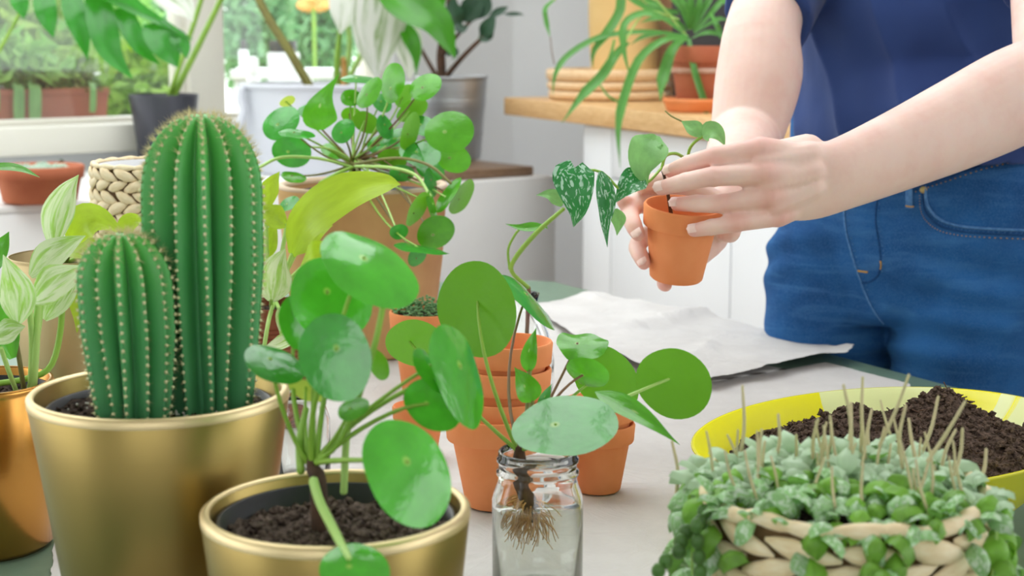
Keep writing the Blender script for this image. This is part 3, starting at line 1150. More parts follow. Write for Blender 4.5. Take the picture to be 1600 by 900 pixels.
def cactus_stem(base, H, R, ribs, seed, lean=(0, 0)):
    base = Vector(base)
    ns, na = 60, ribs * 10

    def radius(q):
        # slightly waisted at the foot, widest at two thirds, domed on top
        foot = 0.74 + 0.26 * min(1, q / 0.5) ** .8
        if q > 0.72:
            e = (q - 0.72) / 0.28
            dome = math.sqrt(max(0, 1 - e ** 2.3))
        else:
            dome = 1
        return R * foot * dome

    def wobble(j, q):
        return 0.10 * math.sin(j * 2.4 + seed) * (1 - q) ** 2

    def pt(a, q, k=1.0):
        rr = radius(q)
        phase = a * ribs / (2 * PI)
        f = abs((phase % 1.0) - 0.5) * 2          # 1 on the crest, 0 in the furrow
        depth = 0.48 * min(1, rr / (R * .5))
        crest = 1 - depth * (1 - f ** 0.8) ** 1.25
        aa = a + wobble(round(phase), q)
        lx = lean[0] * q * q + 0
        ly = lean[1] * q * q
        return base + Vector((rr * crest * k * math.cos(aa) + lx, rr * crest * k * math.sin(aa) + ly, H * q))

    rows, uvs = [], []
    for i in range(ns + 1):
        q = i / ns
        q = 1 - (1 - q) ** 1.5 if q > 0 else 0
        q = min(q, 0.9995)
        row = []
        for j in range(na):
            row.append(pt(2 * PI * j / na, q))
            uvs.append((j / na, q))
        rows.append(row)
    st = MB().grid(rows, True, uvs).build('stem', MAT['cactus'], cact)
    rnd = random.Random(seed)
    sp, ar = MB(), MB()
    for j in range(ribs):
        a = 2 * PI * j / ribs
        z = .004
        while z < H * .997:
            q = z / H
            p = pt(a, min(q, .998), 1.0)
            o2 = pt(a, min(q, .998), 1.05)
            out = Vector((p.x - base.x - lean[0] * q * q, p.y - base.y - lean[1] * q * q, 0))
            nrm = (out.normalized() if out.length > 1e-6 else Vector((0, 0, 1)))
            nrm = (nrm * (radius(q) / R + .05) + Vector((0, 0, 1)) * (1 if q > .93 else max(0, (q - .72) * 3.2))).normalized()
            ar.ball(p + nrm * .0003, .0013 if q < .9 else .0011, n=6, m=4)
            for k in range(7 if q < .86 else 13):
                d = (nrm * 1.0 + Vector((rnd.uniform(-1, 1), rnd.uniform(-1, 1), rnd.uniform(-1, 1))) * 0.85).normalized()
                L = rnd.uniform(.0028, .0052) * (1.0 if q < .86 else 1.6)
                s1 = d.cross(Vector((.3, .2, .9))).normalized() * .00016
                s2 = d.cross(s1).normalized() * .00016
                sp.add([p + s1, p - s1 * .5 + s2, p - s1 * .5 - s2, p + d * L], [(0, 1, 3), (1, 2, 3), (2, 0, 3)])
            dz = .0062 if q < .75 else .0062 * max(.25, radius(q) / R)
            z += dz * rnd.uniform(.85, 1.15)
    sp.build('spine', MAT['spine'], st, sm=False, kind='stuff')
    ar.build('areole', MAT['areole'], st, kind='stuff')


cb = CP + Vector((0, 0, cp_h - .018))
tall_x = at(320, 640, 1.105).x
cactus_stem((tall_x, 1.113, cb.z), at(310, 178, 1.11).z - cb.z, .0435, 14, 1, ((at(312, 178, 1.11).x - tall_x), 0))
small_x = at(202, 655, 1.055).x
cactus_stem((small_x, 1.068, cb.z), at(190, 366, 1.06).z - cb.z, .0325, 13, 5, ((at(184, 366, 1.06).x - small_x), 0))

# ------------------------------------------------------------------ front gold pot with pilea
FP = Vector((-0.3748 * .296, 3.222 * .296, TZ + .003))
fp_h = 1.2 - .296 - FP.z
fpl = thing('potted_pilea', FP, 'round-leaved pilea in the small gold pot in front of the cactus', 'plant')
MB().lathe(pot_profile(.069, .0845, fp_h, wall=.006, rnd=.003, inner_depth=.05), FP, 64).build('pot', MAT['gold'], fpl)
MB().lathe([(.0785, fp_h - .0008), (.0796, fp_h + .0012), (.0822, fp_h + .0012), (.0847, fp_h - .001), (.0846, fp_h - .006)], FP, 64).build('rim', MAT['gold_rim'], fpl)
MB().lathe([(.0735, fp_h - .04), (.0750, fp_h - .006), (.0728, fp_h - .006), (.0715, fp_h - .04)], FP, 48).build('inner_pot', MAT['black'], fpl)
add_soil(fpl, FP + Vector((0, 0, fp_h - .019)), .0725, 'bark', 11, .005, 520, (.0018, .0052))
crown = at(487, 722, .965)
foot = at(500, 775, .955)
foot.z = FP.z + fp_h - .024
MB().tube([foot, at(497, 752, .957), at(490, 735, .962), crown], [.0062, .0054, .0046, .0036], n=10, ns=10).build('trunk', MAT['bark_stem'], fpl)


def cr(dx=0, dy=0):
    return crown + Vector((dx, dy, 0)) * .001


pilea(fpl, 578, 409, .965, 172, 98, 32, 't', cr(3, 1), 'pilea_front', sr=.0015, cup=.16, ctrl=.4)
pilea(fpl, 517, 462, .990, 138, 128, 50, 't', cr(1, 2), 'pilea_front', sr=.0015)
pilea(fpl, 528, 553, .925, 140, 118, 75, 't', cr(0, -1), 'pilea', sr=.0016, cup=.10)
pilea(fpl, 428, 563, .950, 100, 56, 22, 't', cr(-3, 0), 'pilea', sr=.0014)
pilea(fpl, 641, 731, .880, 180, 132, 62, 't', cr(3, -2), 'pilea_front', sr=.0016, cup=.12)
pilea(fpl, 553, 886, .835, 112, 92, 10, 't', None, 'pilea_front', sr=.0016, cup=.22)
pilea(fpl, 672, 634, .965, 98, 80, 35, 'd', cr(3, 1), 'pilea_front', sr=.0014)
pilea(fpl, 676, 575, .970, 86, 36, 52, 't', cr(2, 1), 'pilea_front', sr=.0014)
pilea(fpl, 722, 581, .975, 172, 72, 72, 't', cr(3, 2), 'pilea_front', sr=.0016, cup=.10)
pilea(fpl, 594, 568, 1.00, 50, 30, 70, 'u', None, 'pilea_back')
pilea(fpl, 550, 637, .94, 52, 34, -25, 't', cr(1, 0), 'pilea_back', sr=.0012)
pilea(fpl, 482, 606, .985, 66, 34, 15, 'u', cr(-2, 1), 'lime', sr=.0012)
pilea(fpl, 470, 500, 1.00, 90, 60, 80, 't', cr(-2, 1), 'pilea_front')
stalk(fpl, [(490, 752, .948), (500, 785, .930), (520, 825, .890), (533, 850, .855), (545, 872, .838)], [8, 8, 8, 7, 5], 'stem_pale')
stalk(fpl, [(603, 452, .965), (594, 500, .962), (583, 548, .96), (560, 620, .96), (530, 690, .96), (490, 725, .963)], [5, 5, 5, 5, 5, 5], 'stem_green')
stalk(fpl, [(545, 655, .985), (540, 700, .985), (537, 768, .985)], [5, 6, 6], 'stem_pale')
stalk(fpl, [(478, 640, .975), (468, 690, .97), (470, 735, .965)], [5, 6, 7], 'stem_green')

# ------------------------------------------------------------------ copper pot (left) with variegated pothos, champagne pot with lime pothos
KP = Vector((-.463, 1.335, TZ))
kh = 1.2 - .30 - TZ
cpl = thing('potted_pothos', KP, 'variegated pothos in the shiny copper pot at the left edge', 'plant')
MB().lathe(pot_profile(.056, .0640, kh, wall=.004, rnd=.006, inner_depth=.03), KP, 56).build('pot', MAT['copper'], cpl)
MB().lathe([(.056, kh - .03), (.0575, kh - .008), (.0560, kh - .008), (.0545, kh - .03)], KP, 48).build('inner_pot', MAT['black'], cpl)
add_soil(cpl, KP + Vector((0, 0, kh - .014)), .055, 'soil', 5, .003, 200)
kb = KP + Vector((0.012, 0, kh - .016))
for pts, wd, m, prof, kw in (
    ([(82, 388, 1.36), (88, 340, 1.37), (104, 300, 1.375), (123, 273, 1.38)], 50, 'varieg', LANCE, dict(fold=.5, up=-.1)),
    ([(48, 432, 1.33), (75, 405, 1.33), (105, 384, 1.335), (134, 368, 1.345)], 52, 'varieg', LANCE, dict(fold=.3, up=.6)),
    ([(50, 470, 1.30), (80, 448, 1.29), (108, 430, 1.29), (130, 414, 1.30)], 62, 'varieg', LANCE, dict(fold=.3, up=.5)),
    ([(28, 505, 1.30), (28, 465, 1.29), (18, 430, 1.285), (5, 398, 1.285)], 56, 'varieg', LANCE, dict(fold=.35, up=.2)),
    ([(-30, 430, 1.33), (-14, 405, 1.33), (2, 385, 1.33), (14, 362, 1.335)], 44, 'pilea_back', LANCE, dict(up=.4)),
    ([(-28, 262, 1.36), (5, 262, 1.36), (35, 266, 1.355), (62, 277, 1.35)], 22, 'pilea_back', LANCE, dict(up=1.5)),
    ([(-15, 530, 1.285), (10, 520, 1.28), (26, 514, 1.28), (40, 510, 1.28)], 44, 'varieg', LANCE, dict(up=.5)),
    ([(20, 560, 1.30), (0, 510, 1.30), (-15, 470, 1.3), (-30, 440, 1.3)], 60, 'pilea_back', LANCE, dict(up=.3)),
    ([(70, 500, 1.33), (92, 470, 1.33), (112, 440, 1.335), (122, 420, 1.34)], 40, 'varieg', LANCE, dict(up=.3)),
):
    shaped(cpl, pts, wd, m, prof, **kw)
for pts, r, m in (
    ([(45, 470, 1.31), (50, 530, 1.32), (48, 608, 1.33)], 5, 'stem_pale'),
    ([(60, 450, 1.32), (57, 530, 1.32), (52, 608, 1.33)], 6, 'stem_pale'),
    ([(98, 452, 1.34), (94, 520, 1.345), (78, 574, 1.34), (40, 592, 1.335), (-10, 600, 1.335)], 5, 'stem_green'),
    ([(20, 505, 1.30), (30, 560, 1.31), (38, 612, 1.33)], 4, 'stem_olive'),
    ([(2, 545, 1.29), (14, 580, 1.30), (26, 612, 1.32)], 4, 'stem_pale'),
    ([(84, 386, 1.355), (70, 440, 1.345), (60, 520, 1.34), (46, 606, 1.335)], 4, 'stem_pale'),
    ([(-20, 265, 1.36), (-30, 400, 1.35), (-5, 606, 1.335)], 3, 'stem_green'),
):
    stalk(cpl, pts, r, m)

EP = Vector((at(112, 400, 1.60).x, 1.60, TZ))
eh = at(100, 398, 1.6).z - TZ
epl = thing('potted_pothos', EP, 'lime green pothos in the tall champagne pot behind the small cactus', 'plant')
MB().lathe(pot_profile(.050, .0660, eh, wall=.004, rnd=.004, inner_depth=.04), EP, 48).build('pot', MAT['beige'], epl)
add_soil(epl, EP + Vector((0, 0, eh - .015)), .060, 'soil', 8, .003, 150)
for pts, wd, m, kw in (
    ([(112, 385, 1.57), (130, 352, 1.56), (158, 345, 1.56), (194, 366, 1.56)], 62, 'lime', dict(up=.4)),
    ([(186, 372, 1.60), (200, 352, 1.60), (215, 345, 1.60), (232, 344, 1.60)], 34, 'lime', dict(up=.6)),
    ([(100, 396, 1.56), (132, 392, 1.54), (160, 386, 1.54), (190, 392, 1.55)], 40, 'lime', dict(up=.8)),
    ([(112, 440, 1.52), (122, 462, 1.51), (124, 490, 1.51), (120, 520, 1.52)], 34, 'lime', dict(up=.1)),
):
    shaped(epl, pts, wd, m, LANCE, **kw)
stalk(epl, [(112, 385, 1.57), (106, 398, 1.58), (104, 410, 1.6)], 4, 'stem_green')
stalk(epl, [(186, 372, 1.60), (150, 392, 1.60), (110, 408, 1.6)], 4, 'stem_green')

# ------------------------------------------------------------------ terracotta pots on the paper
def clay_pot(p, D, H, label, M=None, group='small terracotta pots on the paper', base=0.31):
    r1 = D / 2
    rim = H * .27
    prof = pot_profile(D * base, r1 * .965, H, rim, r1 * .115, wall=D * .045, rnd=.0015, inner_depth=H * .9)
    o = MB().lathe(prof, (0, 0, 0), 56).build('terracotta_pot', MAT['terracotta'])
    o.matrix_world = Matrix.Translation(Vector(p)) @ (M or Matrix())
    autosmooth(o, 40)
    tag(o, label, 'pot', group)
    return o


# pair on the right
pr = onz(935, 776)
pr = Vector((at(934, 740, pr.y + .012).x, pr.y + .016, TZ + .003))
clay_pot(pr, .0735, .068, 'lower small terracotta pot of the stacked pair right of the glass jar')
clay_pot(pr + Vector((0.001, 0, .0225)), .0722, .068, 'upper small terracotta pot nested in the pair right of the glass jar')
# tall stack left of / behind the jar
pl = Vector((at(775, 760, 1.452).x, 1.452, TZ + .003))
clay_pot(pl, .0975, .089, 'largest terracotta pot, bottom of the tall stack behind the glass jar', base=.30)
clay_pot(pl + Vector((.006, .006, .021)), .0890, .082, 'second terracotta pot up in the tall stack behind the glass jar')
clay_pot(pl + Vector((.010, .010, .051)), .0865, .080, 'third terracotta pot up in the tall stack behind the glass jar')
clay_pot(pl + Vector((.012, .014, .077)), .0850, .079, 'topmost terracotta pot of the tall stack behind the glass jar')
clay_pot(Vector((at(655, 600, 1.62).x, 1.62, TZ + .003)), .058, .056, 'small terracotta pot half hidden by leaves left of the tall stack')

# succulent in terracotta pot
sp_ = Vector((at(664, 500, 1.92).x, 1.92, TZ + .003))
sh = at(664, 490, 1.9).z - TZ - .003
sed = thing('potted_sedum', sp_, 'tiny-leaved green sedum in a terracotta pot behind the pilea leaves', 'plant')
prof = pot_profile(.029, .0435, sh, .022, .004, wall=.004, rnd=.0015, inner_depth=.02)
autosmooth(MB().lathe(prof, sp_, 40).build('pot', MAT['terracotta'], sed), 40)
MB().lathe([(0, sh - .006), (.041, sh - .006)], sp_, 30).build('soil', MAT['soil'], sed)
mb = MB()
rnd = random.Random(4)
for k in range(420):
    a, q = rnd.uniform(0, 2 * PI), math.sqrt(rnd.random()) * .041
    c = sp_ + Vector((q * math.cos(a), q * math.sin(a), sh - .004 + rnd.random() * .024 * (1 - q / .06)))
    mb.ball(c, (.0026, .0019, .0013), n=5, m=4, M=Matrix.Rotation(rnd.uniform(0, 3), 3, 'Z') @ Matrix.Rotation(rnd.uniform(-.8, .8), 3, 'X'))
mb.build('foliage', MAT['sedum'], sed, kind='stuff')

# brown ribbed pot with lime pothos behind the cactus
bp = Vector((at(425, 500, 1.75).x, 1.75, TZ + .002))
bh = at(425, 474, 1.75).z - TZ - .002
neo = thing('potted_pothos', bp, 'yellow-green pothos in a brown ribbed pot right of the tall cactus', 'plant')
prof = [(0, 0), (.034, 0)]
for k in range(22):
    z = k / 22 * (bh - .022)
    r = .034 + .008 * k / 22
    prof += [(r + .0014, z + .001), (r + .0014, z + .0034), (r, z + .0046)]
prof += [(.0455, bh - .017), (.0462, bh - .001), (.0450, bh), (.042, bh), (.041, bh - .02), (0, bh - .02)]
autosmooth(MB().lathe(prof, bp, 48).build('pot', MAT['terracotta_dark'], neo), 35)
add_soil(neo, bp + Vector((0, 0, bh - .010)), .041, 'soil', 21, .003, 140)
for pts, wd, m, kw in (
    ([(456, 398, 1.72), (478, 348, 1.69), (540, 302, 1.68), (600, 286, 1.70), (626, 288, 1.71)], 72, 'lime', dict(up=.55, fold=.18, ns=20)),
    ([(462, 396, 1.76), (475, 372, 1.76), (495, 358, 1.76), (520, 352, 1.77)], 54, 'lime', dict(up=.3)),
    ([(424, 470, 1.72), (428, 440, 1.70), (434, 412, 1.69), (446, 388, 1.69)], 60, 'varieg', dict(up=.2)),
    ([(415, 330, 1.78), (420, 300, 1.78), (428, 282, 1.78), (437, 268, 1.78)], 30, 'lime', dict(up=.2)),
    ([(448, 352, 1.78), (430, 340, 1.77), (416, 330, 1.77), (400, 318, 1.78)], 40, 'lime', dict(up=.4)),
    ([(470, 420, 1.74), (490, 408, 1.72), (520, 398, 1.72), (545, 396, 1.73)], 60, 'lime', dict(up=.5)),
    ([(408, 410, 1.78), (415, 385, 1.78), (424, 365, 1.78), (432, 345, 1.78)], 36, 'lime', dict(up=.2)),
    ([(440, 520, 1.68), (452, 500, 1.67), (462, 488, 1.67), (480, 478, 1.67)], 48, 'varieg', dict(up=.3)),
    ([(412, 546, 1.66), (436, 538, 1.65), (462, 528, 1.65), (484, 528, 1.65)], 30, 'varieg', dict(up=.9)),
):
    shaped(neo, pts, wd, m, LANCE, **kw)
for pts in ([(456, 398, 1.72), (448, 420, 1.73), (428, 470, 1.75)], [(424, 468, 1.72), (424, 480, 1.74)], [(462, 396, 1.76), (440, 440, 1.76), (430, 472, 1.755)],
            [(448, 352, 1.78), (436, 420, 1.77), (426, 472, 1.755)], [(415, 330, 1.78), (418, 420, 1.77), (424, 472, 1.755)], [(470, 420, 1.74), (445, 445, 1.745), (430, 472, 1.75)],
            [(408, 410, 1.78), (416, 445, 1.77), (424, 472, 1.755)], [(440, 520, 1.68), (438, 490, 1.70), (432, 474, 1.74)], [(412, 546, 1.66), (420, 500, 1.68), (428, 474, 1.74)]):
    stalk(neo, pts, 3.5, 'stem_pale')

# ------------------------------------------------------------------ big pilea in the weathered terracotta pot
GP = Vector((at(568, 400, 2.2).x, 2.2, TZ + .003))
gh = at(568, 287, 2.2).z - GP.z
big = thing('potted_pilea', GP, 'large bushy pilea in the big weathered terracotta pot', 'plant')
prof = [(0, 0), (.092, 0), (.096, .004), (.112, gh * .55), (.118, gh - .012), (.1195, gh - .003), (.1175, gh), (.111, gh), (.109, gh - .004), (.104, gh - .05), (0, gh - .05)]
MB().lathe(prof, GP, 64).build('pot', MAT['terracotta_old'], big)
MB().lathe([(.100, gh - .05), (.1035, gh - .012), (.1005, gh - .012), (.098, gh - .05)], GP, 48).build('inner_pot', MAT['black'], big)
add_soil(big, GP + Vector((0, 0, gh - .024)), .100, 'soil', 31, .004, 220, (.002, .005))
bc = at(555, 252, 2.18)
MB().tube([GP + Vector((-.01, -.01, gh - .03)), bc + Vector((0, 0, -.012)), bc], [.009, .008, .006], n=10, ns=8).build('trunk', MAT['bark_stem'], big)
bl = [
    (437, 192, 2.12, 64, 48, -38, 't', 'pilea', 0), (463, 207, 2.05, 58, 15, 5, 't', 'pilea', 0),
    (454, 238, 2.10, 62, 52, 10, 'd', 'pilea', 0), (476, 172, 2.15, 26, 18, -20, 't', 'pilea', 0), (448, 158, 2.2, 26, 16, -25, 'u', 'lime', 0),
    (535, 205, 2.12, 42, 34, -50, 't', 'pilea', 0), (560, 122, 2.2, 58, 13, 3, 't', 'pilea', 0), (548, 178, 2.22, 32, 24, 0, 'u', 'pilea_back', 0), (548, 152, 2.2, 34, 28, 0, 't', 'pilea_back', 0),
    (575, 145, 2.12, 56, 30, -55, 't', 'pilea_back', 0), (611, 134, 2.14, 64, 38, -80, 't', 'pilea_back', .1), (663, 135, 2.12, 54, 40, -30, 't', 'pilea_back', 0),
    (597, 160, 2.2, 34, 28, 40, 't', 'pilea', 0), (602, 197, 2.16, 40, 26, 70, 't', 'pilea', 0), (642, 172, 2.2, 54, 32, -30, 'u', 'pilea_back', 0),
    (638, 206, 2.10, 62, 28, -72, 'u', 'pilea_back', 0), (700, 205, 2.06, 78, 68, -10, 't', 'pilea_back', 0), (706, 248, 2.12, 58, 46, 20, 'd', 'pilea_back', 0),
    (612, 248, 2.14, 46, 34, 10, 'u', 'pilea', 0), (627, 272, 2.10, 40, 28, 0, 'd', 'pilea', 0), (655, 238, 2.10, 66, 42, 10, 't', 'pilea', 0),
    (674, 284, 2.06, 46, 20, 80, 't', 'pilea', 0), (698, 304, 2.02, 66, 20, -55, 't', 'pilea_back', 0), (719, 308, 2.03, 62, 28, -58, 'u', 'pilea', 0),
    (677, 322, 2.00, 54, 13, 78, 't', 'pilea_back', 0), (648, 330, 1.98, 60, 24, -60, 'u', 'pilea_back', .1), (623, 363, 1.97, 30, 25, -15, 'd', 'pilea', 0),
    (680, 365, 1.98, 62, 52, -30, 'd', 'pilea_back', 0), (657, 386, 1.90, 88, 13, 9, 't', 'pilea', 0), (652, 402, 1.97, 36, 26, -50, 'd', 'pilea', 0),
    (572, 190, 2.18, 44, 34, 30, 'u', 'pilea', 0), (595, 226, 2.2, 46, 34, 0, 't', 'pilea', 0), (620, 215, 2.2, 44, 30, -20, 't', 'pilea', 0),
    (520, 235, 2.2, 40, 24, 20, 't', 'pilea_back', 0), (660, 195, 2.2, 44, 32, 15, 't', 'pilea', 0), (672, 262, 2.14, 48, 36, 30, 't', 'pilea', 0),
    (630, 150, 2.22, 40, 26, -60, 'u', 'pilea_back', 0), (458, 275, 2.05, 40, 18, 10, 't', 'pilea_back', 0), (450, 318, 2.02, 36, 20, -30, 't', 'pilea', 0),
]
for i, (px, py, y, a, b, th, fc, m, eg) in enumerate(bl):
    pilea(big, px, py, y, a, b, th, fc, bc + Vector((random.uniform(-.006, .006), random.uniform(-.006, .006), random.uniform(-.008, .004))), m,
          ('stem_green', 'stem_olive', 'stem_pale', 'stem_red')[i % 4], sr=.0014, cup=.08, ctrl=.55, egg=.05 + eg)

shaped(big, [(501, 203, 2.10), (500, 180, 2.09), (508, 150, 2.09), (531, 114, 2.10)], 54, 'pilea_back', [20, 74, 98, 100, 84, 58, 32, 12, 0], up=.5, fold=.1)
stalk(big, [(552, 262, 2.14), (500, 248, 2.10), (440, 246, 2.06), (404, 262, 2.03)], 2.6, 'stem_pale')
stalk(big, [(556, 256, 2.14), (620, 247, 2.08), (670, 258, 2.04), (704, 286, 2.02)], 2.4, 'stem_olive')
stalk(big, [(556, 260, 2.12), (610, 262, 2.06), (650, 274, 2.03), (672, 306, 2.0)], 2.6, 'stem_pale')
stalk(big, [(500, 286, 2.06), (525, 272, 2.08), (550, 262, 2.13)], 3, 'stem_green')
MB().lathe([(.1165, gh - .008), (.1200, gh - .003), (.1180, gh + .0008), (.1105, gh + .0008), (.1085, gh - .006)], GP, 64).build('rim', MAT['gold_rim'], big).data.materials[0] = plain('limescale_rim', rgb(206, 176, 146), 0.9, c2=rgb(226, 206, 184), scale=9)

# ------------------------------------------------------------------ glass jar of water with the rooted pilea cutting
JP = Vector((at(840, 780, 1.2).x, 1.2, TZ + .003))
jh = at(840, 703, 1.2).z - JP.z
jar = thing('glass_jar', JP, 'clear screw-top glass jar with cloudy water in front of terracotta pots', 'jar')
R = .0362
outp = [(0, 0), (R - .004, 0), (R - .0008, .003), (R, .008), (R, jh - .040), (R - .0015, jh - .034), (R - .0045, jh - .026), (R - .0052, jh - .021),
        (R - .0035, jh - .019), (R - .0035, jh - .016), (R - .0052, jh - .0145), (R - .0052, jh - .010), (R - .0037, jh - .0085), (R - .0037, jh - .006), (R - .0052, jh - .0045), (R - .0050, jh - .001), (R - .0062, jh)]
inp = [(R - .0078, jh - .001), (R - .0080, jh - .022), (R - .0072, jh - .027), (R - .0040, jh - .036), (R - .0026, jh - .042), (R - .0026, .009), (R - .005, .0055), (0, .0052)]
MB().lathe(outp + inp, JP, 64).build('glass', MAT['glass'], jar)
wz = at(840, 790, 1.2).z - JP.z
MB().lathe([(0, .0053), (R - .0052, .0056), (R - .0023, .0092), (R - .0023, wz), (0, wz)], JP, 56).build('water', MAT['water'], jar)

cut = thing('pilea_cutting', JP + Vector((0, 0, .03)), 'rooted pilea cutting with big round leaves standing in the water jar', 'plant')
sc = at(812, 702, 1.19)
MB().tube([sc, at(812, 722, 1.195), at(818, 765, 1.2), at(832, 795, 1.205), at(836, 812, 1.205)], [.0040, .0056, .0062, .0064, .0036], n=10, ns=12).build('stem', MAT['bark_stem'], cut)
mb = MB()
rnd = random.Random(12)
for k in range(120):
    t0 = rnd.uniform(0, 1)
    a = at(822 + 14 * t0, 775 + 35 * t0, 1.203)
    p = Vector(a)
    pts = [p.copy()]
    d = Vector((rnd.uniform(-1.6, 1.0), rnd.uniform(-1.2, 1.2), rnd.uniform(-.5, .4)))
    for s in range(5):
        d = (d + Vector((rnd.uniform(-.5, .5), rnd.uniform(-.5, .5), -.32))).normalized()
        q = p + d * rnd.uniform(.004, .0085)
        rel = Vector((q.x - JP.x, q.y - JP.y, 0))
        if rel.length > R - .007:
            rel = rel.normalized() * (R - .007)
            q = Vector((JP.x + rel.x, JP.y + rel.y, q.z))
        q.z = max(q.z, JP.z + .008)
        p = q
        pts.append(p.copy())
    mb.tube(pts, [.0008, .0008, .0007, .0006, .0004, .0003], n=4, caps=False)
mb.build('roots', MAT['root'], cut, kind='stuff')


def wc(dx=0):
    return sc + Vector((dx * .001, 0, 0))


pilea(cut, 748, 481, 1.24, 152, 128, 78, 'u', wc(-2), 'pilea_back', 'stem_green', sr=.0015, cup=.08, egg=.02)
pilea(cut, 878, 662, 1.11, 168, 98, -6, 't', wc(2), 'pilea', 'stem_green', sr=.0014, cup=.06)
pilea(cut, 1051, 596, 1.20, 122, 112, 30, 'u', wc(3), 'pilea_back', 'stem_pale', sr=.0016, cup=.10)
pilea(cut, 948, 588, 1.26, 116, 94, 48, 'u', wc(2), 'pilea_back', 'stem_green', sr=.0014, cup=.10)
pilea(cut, 907, 537, 1.25, 82, 46, 4, 't', wc(1), 'pilea_back', 'stem_red', sr=.0012, cup=.05, wave=.14)
pilea(cut, 914, 588, 1.22, 70, 44, 20, 'd', wc(1), 'pilea_back', 'stem_red', sr=.0012, cup=.28)
shaped(cut, [(930, 612, 1.17), (968, 632, 1.15), (1015, 660, 1.13), (1062, 695, 1.12)], 40, 'pilea_back', OVAL, up=.9, fold=.3)
pilea(cut, 828, 465, 1.30, 120, 24, 46, 't', wc(0), 'pilea', 'stem_red', sr=.0012)
shaped(cut, [(827, 582, 1.22), (826, 560, 1.215), (831, 535, 1.215), (838, 512, 1.22)], 26, 'pilea_back', OVAL, up=0, fold=.7)
shaped(cut, [(832, 628, 1.19), (826, 612, 1.185), (816, 592, 1.185), (804, 574, 1.19)], 40, 'pilea_back', OVAL, up=.2, fold=.45)
pilea(cut, 646, 535, 1.30, 92, 76, 10, 'u', wc(-3), 'pilea', 'stem_green', sr=.0014, cup=.05)
shaped(cut, [(842, 640, 1.21), (848, 628, 1.21), (856, 612, 1.215), (862, 600, 1.22)], 16, 'pilea', OVAL, up=.2, fold=.4)
stalk(cut, [(827, 580, 1.22), (824, 640, 1.205), (816, 700, 1.19)], 4, 'stem_olive')
stalk(cut, [(832, 628, 1.19), (824, 660, 1.19), (816, 700, 1.19)], 3, 'stem_olive')

# ------------------------------------------------------------------ round glass vase with a rooting vine, and a plain glass jar
VP = Vector((at(818, 520, 1.8).x, 1.8, TZ + .0055))
vh = at(818, 458, 1.8).z - VP.z
vase = thing('glass_vase', VP, 'small round-bellied clear glass vase behind the terracotta stack', 'vase')
k = vh
op = [(0, 0), (.020, 0), (.030, .006), (.036, k * .28), (.036, k * .45), (.030, k * .68), (.0185, k * .86), (.016, k * .93), (.0185, k)]
ip = [(.0165, k - .0006), (.0140, k * .93), (.0165, k * .855), (.028, k * .67), (.0338, k * .45), (.0338, k * .28), (.028, .009), (0, .005)]
MB().lathe(op + ip, VP, 48).build('glass', MAT['glass'], vase)
vine = thing('rooting_vine', VP + Vector((0, 0, .02)), 'long arching pothos vine rooting in the round glass vase', 'plant')
stalk(vine, [(822, 540, 1.80), (824, 500, 1.80), (826, 450, 1.80)], 3.5, 'stem_red')
stalk(vine, [(826, 450, 1.80), (800, 425, 1.79), (806, 402, 1.78), (840, 362, 1.76), (880, 327, 1.73)], [3.4, 3.4, 4.0, 4.0, 3.2], 'stem_green', name='runner')
stalk(vine, [(796, 420, 1.79), (794, 390, 1.79), (804, 368, 1.785), (812, 358, 1.78)], 2.0, 'stem_green', name='runner')
shaped(vine, [(848, 352, 1.77), (832, 356, 1.77), (812, 356, 1.77), (790, 350, 1.775)], 18, 'pilea_back', LANCE, up=.8, fold=.4)
shaped(vine, [(878, 322, 1.735), (868, 310, 1.735), (856, 304, 1.735), (838, 305, 1.74)], 24, 'satin_new', LANCE, up=.4, fold=.4)
shaped(vine, [(836, 362, 1.765), (846, 356, 1.765), (852, 354, 1.765), (856, 358, 1.765)], 10, 'pilea_back', OVAL, up=.6)

QP = Vector((at(474, 690, 1.53).x, 1.53, TZ + .0045))
qh = at(474, 612, 1.53).z - QP.z
qj = thing('glass_jar', QP, 'small empty clear glass jar behind the front pilea stems', 'jar')
op = [(0, 0), (.024, 0), (.027, .004), (.027, qh * .7), (.024, qh * .8), (.0225, qh * .84), (.0235, qh * .87), (.0225, qh * .9), (.0235, qh * .95), (.0225, qh)]
ip = [(.0207, qh - .0006), (.0207, qh * .84), (.022, qh * .8), (.0252, qh * .69), (.0252, .006), (.022, .004), (0, .004)]
MB().lathe(op + ip, QP, 40).build('glass', MAT['glass'], qj)

# ------------------------------------------------------------------ yellow bowl of compost
BP = Vector((.3462, 1.3917, TZ + .0045))
Rb = .18          # mean radius; the bowl is oval
OV = Matrix.Rotation(math.radians(41.7), 4, 'Z') @ Matrix.Diagonal((.2138 / .18, .1514 / .18, 1, 1))
OVP = Matrix.Translation(BP) @ OV @ Matrix.Translation(-BP)
bhh = 1.2 - .36 - BP.z
bowl = thing('compost_bowl', BP, 'wide oval yellow and cream striped bowl heaped with brown compost', 'bowl')
bprof = [(0, 0), (Rb * .55, 0), (Rb * .57, .004), (Rb * .74, bhh * .35), (Rb * .90, bhh * .72), (Rb * .985, bhh - .004), (Rb, bhh - .0012), (Rb - .0015, bhh),
         (Rb - .0035, bhh - .001), (Rb * .975 - .006, bhh - .010), (Rb * .88 - .006, bhh * .70), (Rb * .72 - .004, bhh * .38), (Rb * .5, .008), (0, .008)]
# inner wall starts at v = 8/13: use it to switch from plain outside to striped inside
MB().lathe(bprof, BP, 128).build('bowl', MAT['bowl'], bowl).data.transform(OVP)


